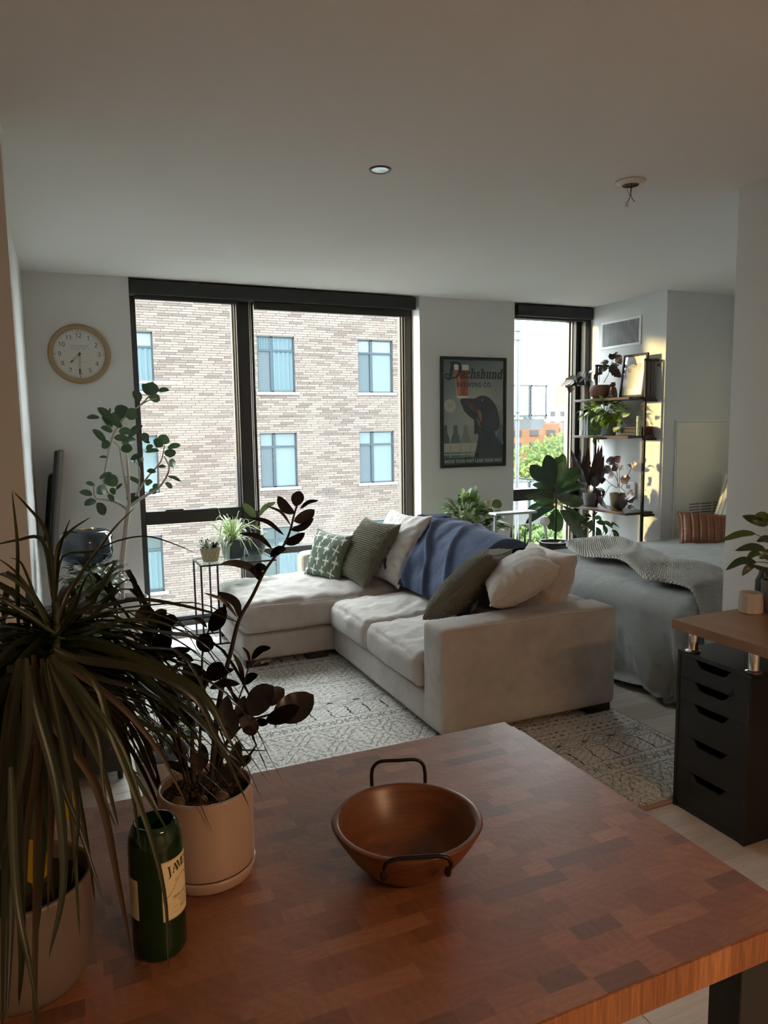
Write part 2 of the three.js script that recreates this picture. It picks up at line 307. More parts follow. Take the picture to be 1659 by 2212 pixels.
// ---------------------------------------------------------------- outside
const matte = (c, r = 0.9, o = {}) => phys(c, r, { specularIntensity: 0.05, ...o });
single('street_ground', new THREE.PlaneGeometry(240, 240).rotateX(-Math.PI / 2).translate(40, -15, -90), matte(lin(0.089, 0.094, 0.081), 0.9), 'grey green street level ground far below the windows', 'ground').userData.kind = 'structure';
{
  const BZ = -22, XB = 10.36, XA = -9, Y0 = -11.5, Y1 = 9.5, course = 0.0725, bh = 0.06, bl = 0.385;
  const b = thing('brick_building', 'pale beige brick apartment building across the street', 'building');
  part('mortar_wall', merge([bx(XA, XB - 0.02, -15, Y1, BZ - 8, BZ - 0.35), bx(XA, XB - 0.02, -15, Y1, BZ - 0.35, BZ - 0.02)].slice(0, 1)), matte(lin(0.108, 0.099, 0.091), 0.9), b);
  const wins = [];
  for (const [x0, x1] of [[1.28, 2.52], [5.53, 6.70], [8.80, 10.02], [-2.6, -1.4], [-6.4, -5.2]]) for (const top of [7.34, 4.42, 1.50, -1.42, -4.34, -7.26]) wins.push([x0, x1, top - 1.67, top]);
  // facing wall in strips between the windows, set behind the brick faces
  const ys = [-15]; for (const top of [-7.26, -4.34, -1.42, 1.50, 4.42, 7.34]) ys.push(top - 1.67, top); ys.push(Y1);
  const strips = [], cols = [[-6.4, -5.2], [-2.6, -1.4], [1.28, 2.52], [5.53, 6.70], [8.80, 10.02]];
  for (let i = 0; i < ys.length - 1; i++) {
    if (i % 2 === 0) strips.push(bx(XA, XB - 0.02, ys[i], ys[i + 1], BZ - 0.35, BZ - 0.02));
    else { let x = XA; for (const [a, c] of cols) { strips.push(bx(x, a, ys[i], ys[i + 1], BZ - 0.35, BZ - 0.02)); x = c; } strips.push(bx(x, XB - 0.02, ys[i], ys[i + 1], BZ - 0.35, BZ - 0.02)); }
  }
  part('backing', merge(strips), matte(lin(0.108, 0.099, 0.091), 0.9), b);
  const R = rng(21), tones = [[0.104, 0.088, 0.077], [0.110, 0.094, 0.083], [0.099, 0.083, 0.073], [0.080, 0.066, 0.057], [0.068, 0.057, 0.051], [0.090, 0.075, 0.066]].map((c) => matte(lin(...c)));
  const inWin = (x0, x1, y0, y1) => wins.some((w) => x1 > w[0] && x0 < w[1] && y1 > w[2] && y0 < w[3]);
  const rest = tones.map(() => []); let count = 0; const unit = new Map();
  const proto = (L) => { const k = L.toFixed(3); if (!unit.has(k)) unit.set(k, new THREE.BoxGeometry(L, bh, 0.05)); return unit.get(k); };
  for (let r = 0, y = Y0; y < Y1 - course; y += course, r++) {
    let x = XA + 0.01 + (r % 3) * 0.13 - 0.39; const shift = R() * 0.1; x += shift;
    while (x < XB - 0.02) {
      let x0 = Math.max(x, XA), x1 = Math.min(x + bl, XB);
      x += bl + 0.012;
      if (x1 - x0 < 0.05) continue;
      for (const w of wins) if (y + bh > w[2] && y < w[3]) { if (x0 < w[0] && x1 > w[0]) x1 = w[0]; else if (x0 < w[1] && x1 > w[1]) x0 = w[1]; }
      if (x1 - x0 < 0.04 || inWin(x0 + 0.01, x1 - 0.01, y, y + bh)) continue;
      const q = noise(x0 * 0.5, y * 0.7, 6) * 0.35 + R() * 0.72, k = q > 0.56 ? (R() < 0.5 ? 4 : 3) : q > 0.46 ? 5 : Math.floor(R() * 3);
      const cx = (x0 + x1) / 2, cy = y + bh / 2, z = BZ - 0.018 + (R() - 0.5) * 0.006;
      const full = x1 - x0 > bl - 0.01;
      if (k >= 3 && full && count < 300 && cx > 2.6 && cx < XB - 0.4 && cy > -1.2 && cy < 4.9) { part('brick', proto(bl), tones[k], b).position.set(cx, cy, z); count++; }
      else rest[k].push([cx, cy, z, x1 - x0]);
    }
  }
  // the remaining bricks, too many to be single parts
  rest.forEach((list, k) => {
    const pos = new Float32Array(list.length * 20 * 3), idx = new Uint32Array(list.length * 30), nor = new Float32Array(list.length * 60); let o = 0, q = 0;
    const faces = [[[0, 0, 1], [1, 0, 0], [0, 1, 0]], [[0, 1, 0], [1, 0, 0], [0, 0, -1]], [[0, -1, 0], [1, 0, 0], [0, 0, 1]], [[1, 0, 0], [0, 0, -1], [0, 1, 0]], [[-1, 0, 0], [0, 0, 1], [0, 1, 0]]];
    for (const [cx, cy, z, L] of list) { const hs = [L / 2, bh / 2, 0.025]; for (const [n, u, v] of faces) { const s = o / 3; for (const [a, c] of [[-1, -1], [1, -1], [1, 1], [-1, 1]]) { for (let i = 0; i < 3; i++) { pos[o + i] = [cx, cy, z][i] + hs[i] * (n[i] + a * u[i] + c * v[i]); nor[o + i] = n[i]; } o += 3; } idx.set([s, s + 1, s + 2, s, s + 2, s + 3], q); q += 6; } }
    const g = new THREE.BufferGeometry(); g.setAttribute('position', new THREE.BufferAttribute(pos, 3)); g.setAttribute('normal', new THREE.BufferAttribute(nor, 3)); g.setIndex(new THREE.BufferAttribute(idx, 1));
    part('brickwork', g, tones[k], b).userData.kind = 'stuff';
  });
  part('ledge', bx(XA, XB + 0.01, 2.02, 2.035, BZ - 0.1, BZ + 0.02), matte(lin(0.078, 0.073, 0.068), 0.8), b);
  // windows
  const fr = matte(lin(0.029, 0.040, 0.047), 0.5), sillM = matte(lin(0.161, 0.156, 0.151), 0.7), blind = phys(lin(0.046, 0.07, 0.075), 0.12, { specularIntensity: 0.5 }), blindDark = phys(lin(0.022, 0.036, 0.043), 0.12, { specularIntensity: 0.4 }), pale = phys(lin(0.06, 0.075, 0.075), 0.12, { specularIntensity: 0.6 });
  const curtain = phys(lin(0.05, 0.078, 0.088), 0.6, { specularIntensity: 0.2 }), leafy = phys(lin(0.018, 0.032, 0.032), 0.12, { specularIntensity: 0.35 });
  const curtainGeo = (w, h) => surface((u, v) => new V3((u - 0.5) * w, (v - 0.5) * h, 0.02 * Math.sin(u * 26 + Math.sin(v * 3) * 0.6)), 60, 2);
  const wz = BZ - 0.12;
  wins.forEach(([x0, x1, y0, y1], i) => {
    if (y1 < -5 || y0 > 6 || x1 < -3) { part('window', bx(x0, x1, y0, y1, wz - 0.05, wz), blindDark, b); return; }
    const w = new THREE.Group(); w.name = 'window'; b.add(w);
    const xm = x0 + (x1 - x0) * 0.39, yt = y1 - 0.42, t = 0.035;
    part('frame', merge([bx(x0, x0 + t, y0, y1, wz, wz + 0.06), bx(x1 - t, x1, y0, y1, wz, wz + 0.06), bx(x0, x1, y0, y0 + t, wz, wz + 0.06), bx(x0, x1, y1 - t, y1, wz, wz + 0.06), bx(xm - 0.045, xm + 0.045, y0, y1, wz, wz + 0.06), bx(x0, x1, yt - 0.03, yt + 0.03, wz, wz + 0.065)]), fr, w);
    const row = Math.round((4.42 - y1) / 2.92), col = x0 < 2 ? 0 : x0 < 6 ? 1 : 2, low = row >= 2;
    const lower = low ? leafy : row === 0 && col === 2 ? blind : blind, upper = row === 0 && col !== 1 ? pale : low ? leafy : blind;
    const pane = (a, c, e, f, m) => part('pane', bx(a, c, e, f, wz - 0.02, wz + 0.01), m, w);
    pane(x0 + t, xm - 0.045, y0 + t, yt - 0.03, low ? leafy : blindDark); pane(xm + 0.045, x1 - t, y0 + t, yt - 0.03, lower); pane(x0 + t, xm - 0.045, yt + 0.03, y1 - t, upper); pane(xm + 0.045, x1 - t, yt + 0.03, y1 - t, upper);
    if (row === 0 && col < 2 || row === 2) { const c = part('curtain', curtainGeo(x1 - xm - 0.1, (row === 2 ? 1.1 : 1.16)), curtain, w); c.position.set((xm + x1) / 2, y0 + 0.64, wz + 0.035); if (col === 1 && row === 0) { const d = part('curtain', curtainGeo(0.34, 0.34), curtain, w); d.position.set(x0 + 0.24, y1 - 0.22, wz + 0.03); const e = part('curtain', curtainGeo(0.6, 0.34), curtain, w); e.position.set(x1 - 0.36, y1 - 0.22, wz + 0.03); } }
    part('sill', bx(x0 - 0.06, x1 + 0.1, y0 - 0.085, y0, wz, BZ + 0.06), sillM, w);
  });
  void curtain;
}
// balcony tower, mostly behind the pillar
{
  const t = thing('balcony_tower', 'grey tower with glass railed balconies beyond the narrow window', 'building');
  part('tower_wall', bx(10.7, 13.2, -15, 9, -32, -24.5), matte(lin(0.094, 0.091, 0.089), 0.8), t);
  const metal = matte(lin(0.052, 0.057, 0.060), 0.5), glass = phys(lin(0.86, 0.95, 0.94), 0.02, { transmission: 0.9, thickness: 0 }), slabM = matte(lin(0.055, 0.056, 0.057), 0.7);
  const Z0 = -20.0, Z1 = -22.2;
  for (const y of [1.5, -1.62, -4.74]) {
    part('balcony_slab', bx(12.2, 14.55, y, y + 0.33, Z1 - 3, Z0), slabM, t);
    const g = [bx(12.2, 14.64, y + 1.38, y + 1.43, Z0 - 0.03, Z0 + 0.03), bx(12.2, 14.64, y + 0.42, y + 0.47, Z0 - 0.03, Z0 + 0.03), bx(14.59, 14.64, y + 0.33, y + 1.43, Z0 - 0.03, Z0 + 0.03), bx(14.0, 14.05, y + 0.33, y + 1.43, Z0 - 0.03, Z0 + 0.03), bx(13.93, 13.96, y + 0.4, y + 1.4, Z0 - 0.03, Z0 + 0.03), bx(14.59, 14.64, y + 1.38, y + 1.43, Z1, Z0), bx(14.59, 14.64, y + 0.42, y + 0.47, Z1, Z0)];
    part('railing', merge(g), metal, t);
    part('balcony_glass', bx(12.2, 13.93, y + 0.47, y + 1.38, Z0 - 0.01, Z0 + 0.01), glass, t);
    part('balcony_glass', bx(14.05, 14.59, y + 0.47, y + 1.38, Z0 - 0.01, Z0 + 0.01), glass, t);
    part('balcony_glass', bx(14.61, 14.63, y + 0.47, y + 1.38, Z1, Z0), glass, t);
  }
  const ch = thing('balcony_chair', 'dark round balcony chair behind the upper glass railing', 'chair', [14.38, 1.83, -20.6]);
  part('seat', new THREE.SphereGeometry(0.13, 16, 10, 0, 6.3, 0.4, 1.5).scale(1, 0.8, 1).rotateX(0.6).translate(0, 0.62, 0), matte(lin(0.031, 0.034, 0.034), 0.6), ch);
  part('leg', tube([new V3(0, 0, 0.1), new V3(0.0, 0.3, 0.05), new V3(0, 0.6, 0)], 0.015, 8, 6), matte(lin(0.078, 0.078, 0.078), 0.5), ch);
  part('footrest', rbx(-0.18, 0.12, 0, 0.2, -0.1, 0.1, 0.02), matte(lin(0.117, 0.143, 0.143), 0.6), ch);
}
{
  const a = onZ(1119, 700, -8.6), t = thing('steel_downpipe', 'grey steel pipe rising outside the narrow window', 'pipe', [a.x, 0, -8.6]);
  const m = matte(lin(0.086, 0.096, 0.104), 0.45, { metalness: 0.3 });
  part('pipe', new THREE.CylinderGeometry(0.028, 0.028, 24, 16).translate(0, -3, 0), m, t);
  for (const y of [2.92, 2.80, 1.82, 1.72, 0.6]) part('bracket', rbx(-0.045, 0.045, y, y + 0.012, -0.04, 0.04, 0.003), m, t);
}
// distance: brick block, skyline, trees
function block(name, label, x0, x1, y1, z, d, mat, winMat, cols, rows, wy) {
  const t = thing(name, label, 'building', [x0, -15, z]); part('wall', bx(0, x1 - x0, 0, y1 + 15, -d, 0), mat, t);
  const w = (x1 - x0) / cols;
  for (let i = 0; i < cols; i++) for (let j = 0; j < rows; j++) part('window', bx(i * w + w * 0.25, i * w + w * 0.75, y1 + 15 - wy * (j + 1), y1 + 15 - wy * (j + 1) + wy * 0.5, -0.05, 0.06), winMat, t);
  return t;
}
const hazeWin = matte(lin(0.037, 0.034, 0.034), 0.8);
block('orange_brick_block', 'low orange brick block rising behind the street trees', 50, 57.6, 1.7, -76, 14, matte(lin(0.109, 0.055, 0.030), 0.85), hazeWin, 3, 4, 1.5);
block('pink_brick_wing', 'pinkish brick wing with a flat roof beside the orange block', 57.6, 64.5, 1.9, -82, 12, matte(lin(0.120, 0.078, 0.063), 0.85), hazeWin, 4, 3, 1.6);
block('grey_block', 'pale grey block far off on the skyline', 132, 160, 6, -160, 20, matte(lin(0.13, 0.128, 0.122), 0.9), matte(lin(0.05, 0.05, 0.05), 0.6), 9, 3, 2.6);
block('far_tower', 'thin reddish tower far off on the skyline', 124, 130, 12, -158, 8, matte(lin(0.17, 0.10, 0.072), 0.9), matte(lin(0.05, 0.04, 0.035), 0.6), 3, 6, 2.4);
block('far_slab', 'long whitish slab far off behind the brick block', 96, 116, 6, -150, 12, matte(lin(0.18, 0.17, 0.155), 0.9), matte(lin(0.05, 0.05, 0.05), 0.6), 7, 3, 2.4);
block('white_low_shed', 'long low white roofed shed among the street trees', 22, 28, -6.4, -58, 6, matte(lin(0.195, 0.193, 0.187), 0.8), hazeWin, 6, 1, 1.2);
function tree(label, x, z, top, rad, tone, seed) {
  const R = rng(seed), t = thing('street_tree', label, 'tree', [x, -15, z], 0, 'trees along the street below'), h = top + 15;
  part('trunk', tube([new V3(0, 0, 0), new V3(0.2, h * 0.4, 0.1), new V3(0, h * 0.75, 0)], (k) => 0.35 * (1 - 0.7 * k), 10, 7), matte(lin(0.031, 0.024, 0.015), 0.9), t);
  const blobs = []; for (let i = 0; i < 11; i++) { const a = R() * 6.28, rr = rad * (0.15 + 0.6 * R()); blobs.push([Math.cos(a) * rr, h - rad * (0.35 + 0.8 * R()), Math.sin(a) * rr, rad * (0.34 + 0.22 * R())]); }
  const pos = [], idx = [], sz = 0.17;
  for (let i = 0; i < 5200; i++) {
    const b = blobs[i % 11], u = R() * 2 - 1, a = R() * 6.283, s = Math.sqrt(1 - u * u), k = b[3] * (0.72 + 0.28 * R()), c = new V3(b[0] + Math.cos(a) * s * k, b[1] + u * k * 0.8, b[2] + Math.sin(a) * s * k);
    const p = new V3(R() - 0.5, R() - 0.5, R() - 0.5).normalize(), q = new V3(R() - 0.5, R() - 0.5, R() - 0.5).cross(p).normalize(), n = pos.length / 3;
    for (const [e, f] of [[-1, 0], [0, 0.7], [1, 0], [0, -0.7]]) { const v = c.clone().addScaledVector(p, e * sz).addScaledVector(q, f * sz); pos.push(v.x, v.y, v.z); } idx.push(n, n + 1, n + 2, n, n + 2, n + 3);
  }
  const g = new THREE.BufferGeometry(); g.setAttribute('position', new THREE.Float32BufferAttribute(pos, 3)); g.setIndex(idx); g.computeVertexNormals();
  part('crown', g, phys(lin(...tone.map((k) => k * 0.36)), 0.9, { specularIntensity: 0.1, transmission: 0.35, thickness: 0 }), t).userData.kind = 'stuff';
}
const tl = ['broad olive green street tree rising to the skyline', 'yellow green street tree in front of the brick block', 'darker green tree beside the balcony tower', 'bright green round tree low by the street', 'light green tree near the foot of the tower', 'spreading green tree to the right of the street', 'small green tree below the window'];
[[35.5, -46.5, 1.35, 4.6, [0.24, 0.36, 0.12], 1], [31.2, -44, -0.6, 3.4, [0.36, 0.46, 0.14], 2], [26.5, -37, -2.6, 3.2, [0.26, 0.40, 0.16], 3], [22.5, -31.5, -4.2, 2.8, [0.36, 0.52, 0.18], 4], [19, -26.5, -5.0, 2.6, [0.34, 0.5, 0.2], 5], [39.5, -48, 0.9, 4.4, [0.26, 0.40, 0.14], 6], [25.5, -32.5, -3.4, 2.6, [0.3, 0.46, 0.18], 7]].forEach(([x, z, h, r, c, s], i) => tree(tl[i], x, z, h, r, c, s));
// ---------------------------------------------------------------- butcher block table
const endGrain = dataTex(1024, 1024, (u, v) => {
  const a = noise(u * 5, v * 5, 1), r = Math.sin((Math.hypot(u - 0.2 + a * 0.08, v * 1.6 - 0.5 + a * 0.1)) * 210) * 0.5 + 0.5;
  const f = noise(u * 160, v * 160, 3) * 0.5 + noise(u * 60, v * 300, 5) * 0.4, k = 0.86 + r * 0.12 + f * 0.22 + tileNoise(u, v, 5, 9) * 0.25;
  return [k * 0.88, k * 0.88, k * 0.88];
});
const sideGrain = dataTex(256, 512, (u, v) => { const k = 0.82 + noise(u * 46, v * 3, 1) * 0.34 + noise(u * 120, v * 6, 4) * 0.2; return [k * 0.9, k * 0.9, k * 0.9]; });
const TT = 0.90, TX0 = -0.62, TX1 = 0.995, TZ0 = -1.51, TZ1 = -0.695;
{
  const tones = [[0.38, 0.155, 0.075], [0.34, 0.138, 0.065], [0.41, 0.17, 0.083], [0.31, 0.126, 0.062], [0.38, 0.162, 0.08], [0.24, 0.104, 0.058], [0.45, 0.2, 0.1], [0.36, 0.145, 0.068]];
  const top = tones.map((c) => phys(lin(...c), 0.46, { clearcoat: 0.7, clearcoatRoughness: 0.42, map: endGrain, bumpMap: endGrain, bumpScale: 0.00025 }));
  const t = thing('butcher_block_table', 'dark reddish butcher block table with black metal legs', 'table');
  const R = rng(44), rows = 26, rw = (TZ1 - TZ0) / rows, rest = tones.map(() => []), variants = []; let n = 0;
  const shapes = new Map();
  const shape = (L, k) => { const key = L.toFixed(3) + k; if (!shapes.has(key)) shapes.set(key, metreUV(bx(-L / 2, L / 2, -0.048, 0, -rw / 2, rw / 2), 1.1, 1.1, false, k * 0.37 + L * 3, k * 0.21)); return shapes.get(key); };
  void variants;
  for (let r = 0; r < rows; r++) {
    let x = TX1; const z = TZ0 + (r + 0.5) * rw;
    x += R() * 0.05;
    while (x > TX0 + 0.01) {
      const L0 = [0.05, 0.065, 0.08, 0.095][Math.floor(R() * 4)], x1 = Math.min(x, TX1), x0 = Math.max(x - L0, TX0), L = Math.round((x1 - x0) * 200) / 200; x -= L0;
      if (x1 - x0 < 0.012) continue;
      const k = Math.floor(R() * 8), kv = Math.floor(R() * 3);
      const cx = (x0 + x1) / 2, dy = (R() - 0.5) * 0.00012;
      if (n < 300 && cx > -0.12) { part('block', shape(x1 - x0 === L0 ? L0 : x1 - x0, kv), top[k], t).position.set(cx, TT + dy, z); n++; }
      else rest[k].push(shape(x1 - x0, kv).clone().translate(cx, TT + dy, z));
    }
  }
  rest.forEach((g, k) => { if (g.length) part('blocks', merge(g), top[k], t).userData.kind = 'stuff'; });
  // side-grain faces glued on the near edge
  const side = tones.map((c) => std(lin(c[0] * 1.35, c[1] * 1.25, c[2] * 0.95), 0.42, { map: sideGrain }));
  for (let x = TX1, i = 0; x > TX0 + 0.02; i++) { const L = 0.07 + R() * 0.06, x0 = Math.max(TX0, x - L); part('edge_stave', metreUV(rbx(x0, x, TT - 0.0485, TT - 0.0008, TZ1, TZ1 + 0.004, 0.0005, 1), 5, 5, false, i * 0.31), side[i * 3 % 8], t); x = x0; }
  const leg = (x) => { part('leg', merge([rbx(x - 0.04, x + 0.04, 0.0, TT - 0.05, TZ1 - 0.09, TZ1 - 0.03, 0.003), rbx(x - 0.04, x + 0.04, 0, TT - 0.05, TZ0 + 0.03, TZ0 + 0.09, 0.003), rbx(x - 0.04, x + 0.04, 0.0, 0.06, TZ0 + 0.09, TZ1 - 0.09, 0.003), rbx(x - 0.04, x + 0.04, TT - 0.11, TT - 0.05, TZ0 + 0.09, TZ1 - 0.09, 0.003)]), blackMetal, t); };
  leg(0.945); leg(-0.5);
  part('stretcher', rbx(-0.46, 0.90, 0.1, 0.15, -1.13, -1.08, 0.003), blackMetal, t);
}
// ---------------------------------------------------------------- wooden bowl
{
  const c = new V3(0.499, TT, -1.062), t = thing('wooden_bowl', 'turned reddish brown wooden bowl with two bent metal handles', 'bowl', [c.x, c.y + 0.0005, c.z], -0.33);
  const bowlTex = dataTex(512, 512, (u, v) => { const k = 0.84 + Math.sin((v * 9 + noise(u * 5, v * 3, 2) * 1.4) * 5) * 0.09 + noise(u * 12, v * 90, 4) * 0.22; return [0.235 * k, 0.088 * k, 0.037 * k]; });
  const R0 = 0.1285, h = 0.088, prof = [[0.0, 0.0], [0.05, 0.0], [0.058, 0.003]];
  for (let i = 1; i <= 10; i++) { const a = i / 10; prof.push([0.058 + (R0 - 0.058) * Math.pow(a, 0.62), 0.003 + (h - 0.005) * a]); }
  prof.push([R0 - 0.003, h], [R0 - 0.009, h]);
  for (let i = 10; i >= 0; i--) { const a = i / 10; prof.push([0.052 + (R0 - 0.012 - 0.052) * Math.pow(a, 0.62), 0.012 + (h - 0.013) * a]); }
  prof.push([0.0, 0.011]);
  part('bowl_body', lathe(prof, 72), phys(lin(0.85, 0.82, 0.8), 0.33, { map: bowlTex }), t);
  const iron = std(lin(0.02, 0.014, 0.011), 0.3, { metalness: 0.6 });
  for (const [s, up, out] of [[1, 0.036, 0.008], [-1, 0.019, 0.02]]) {
    const z = -s * (R0 - 0.001), zz = -s * (R0 + out), w = 0.05, b = 0.014;
    const pts = [[-w, h - 0.022, z], [-w, h + up * 0.45, zz], [-w + 0.004, h + up * 0.78, zz], [-w + b, h + up, zz], [0, h + up + 0.001, zz], [w - b, h + up, zz], [w - 0.004, h + up * 0.78, zz], [w, h + up * 0.45, zz], [w, h - 0.022, z]].map((p) => new V3(...p));
    const hd = part('handle', tube(pts, 0.0034, 60, 10), iron, t);
    for (const e of [-1, 1]) part('rivet', new THREE.SphereGeometry(0.006, 12, 8).scale(1, 1.5, 0.6).translate(e * w, h - 0.024, -s * (R0 - 0.007)), iron, hd);
  }
}
// ---------------------------------------------------------------- rug
const RUG = { x0: 0.42, x1: 2.83, z0: -5.45, z1: -2.275 };
{
  const w = 1024, h = 1400, Wm = RUG.x1 - RUG.x0, Hm = RUG.z1 - RUG.z0;
  const motif = (x, z) => {                           // bands across x, stacked along z (metres)
    const P = 3.2, q = ((z % 1.62) + 1.62) % 1.62; let d = 0;
    const ln = (v, t) => clamp(1 - Math.abs(v) / t);
    const tri = (p) => Math.abs(((p % 1) + 1) % 1 - 0.5) * 2;
    void P;
    if (q < 0.16) { const y = q; d = Math.max(ln(y - 0.03 - tri(x / 0.2) * 0.05, 0.012), ln(y - 0.075 - tri(x / 0.2) * 0.05, 0.012)); }           // zigzag pair
    else if (q < 0.5) { const gx = ((x % 0.075) + 0.075) % 0.075 - 0.0375, gy = ((q - 0.16) % 0.066) - 0.033; d = clamp(1.3 - Math.hypot(gx / 0.026, gy / 0.012)) ; if (Math.abs(q - 0.33) < 0.03) d = Math.max(d * 0.4, ln(((x + q) % 0.05) - 0.025, 0.008) * 0.6); } // dashes
    else if (q < 0.53) d = ln(q - 0.515, 0.008);
    else if (q < 0.70) { const u = tri(x / 0.26), v = Math.abs(q - 0.615) / 0.085, s = Math.abs(u - v); d = Math.max(ln(s - 0.1, 0.09), ln(s - 0.45, 0.08), u + v < 0.28 ? 1 : 0); }  // diamonds
    else if (q < 0.73) d = ln(q - 0.715, 0.008);
    else if (q < 0.93) { const u = ((x / 0.17) % 1 + 1) % 1; d = u < 0.08 ? 1 : ln(Math.sin((u * 2.2 + q * 18) * 3.1), 0.35) * 0.75; }           // hatched squares
    else if (q < 0.96) d = ln(q - 0.945, 0.008);
    else if (q < 1.12) { const gx = ((x % 0.11) + 0.11) % 0.11 - 0.055, gy = q - 1.04; const r = Math.hypot(gx, gy); d = Math.max(ln(r - 0.034, 0.009), ln(Math.abs(gx) - 0.05, 0.006) * (Math.abs(gy) < 0.05 ? 1 : 0)); }
    else if (q < 1.15) d = ln(q - 1.135, 0.008);
    else { const u = tri(x / 0.36), v = tri((q - 1.15) / 0.47 + 0.5), s = u + v; d = Math.max(ln(s - 0.5, 0.06), ln(s - 0.9, 0.06), ln(s - 1.3, 0.06)) * 0.9; const gx = ((x % 0.06) + 0.06) % 0.06 - 0.03; d = Math.max(d, clamp(1.2 - Math.hypot(gx / 0.018, (((q * 16.6) % 1) - 0.5) / 0.36)) * 0.55); }
    return clamp(d);
  };
  const rugTex = dataTex(w, h, (u, v) => {
    const x = u * Wm + noise(u * 60, v * 70, 2) * 0.012, z = v * Hm + noise(u * 55, v * 75, 7) * 0.012;
    const fade = clamp(0.8 + fbm(u * 5, v * 6, 3) * 0.5 + noise(u * 130, v * 170, 5) * 0.75), edge = Math.min(x, Wm - x, z, Hm - z);
    let d = motif(x / 0.66, z / 0.66) * fade; if (edge < 0.02) d = Math.max(d, 0.25);
    const tuft = 1 + noise(u * 240, v * 330, 1) * 0.55 + noise(u * 420, v * 560, 6) * 0.55 + noise(u * 90, v * 120, 9) * 0.12;
    const k = tuft * (1 - 0.95 * d); return [0.60 * k, 0.585 * k, 0.535 * k];
  }, true, false);
  const pile = surface((u, v) => { const e = Math.min(u, 1 - u, v, 1 - v); return new V3(mix(RUG.x0, RUG.x1, u), 0.014 * smooth(0, 0.004, e) + 0.003 * fbm(u * 40, v * 55, 1, 2), mix(RUG.z0, RUG.z1, v)); }, 200, 260);
  const t = thing('area_rug', 'cream shaggy rug with faded grey tribal bands under the sofa', 'rug');
  part('pile', pile, std(lin(1, 1, 1), 0.95, { map: rugTex, bumpMap: rugTex, bumpScale: 0.006 }), t);
  part('binding', merge([rbx(RUG.x0 - 0.006, RUG.x1 + 0.006, 0.0005, 0.009, RUG.z1 - 0.012, RUG.z1 + 0.016, 0.004), rbx(RUG.x1 - 0.01, RUG.x1 + 0.006, 0.0005, 0.008, RUG.z0, RUG.z1, 0.004)]), std(lin(0.33, 0.2, 0.13), 0.8), t);
}
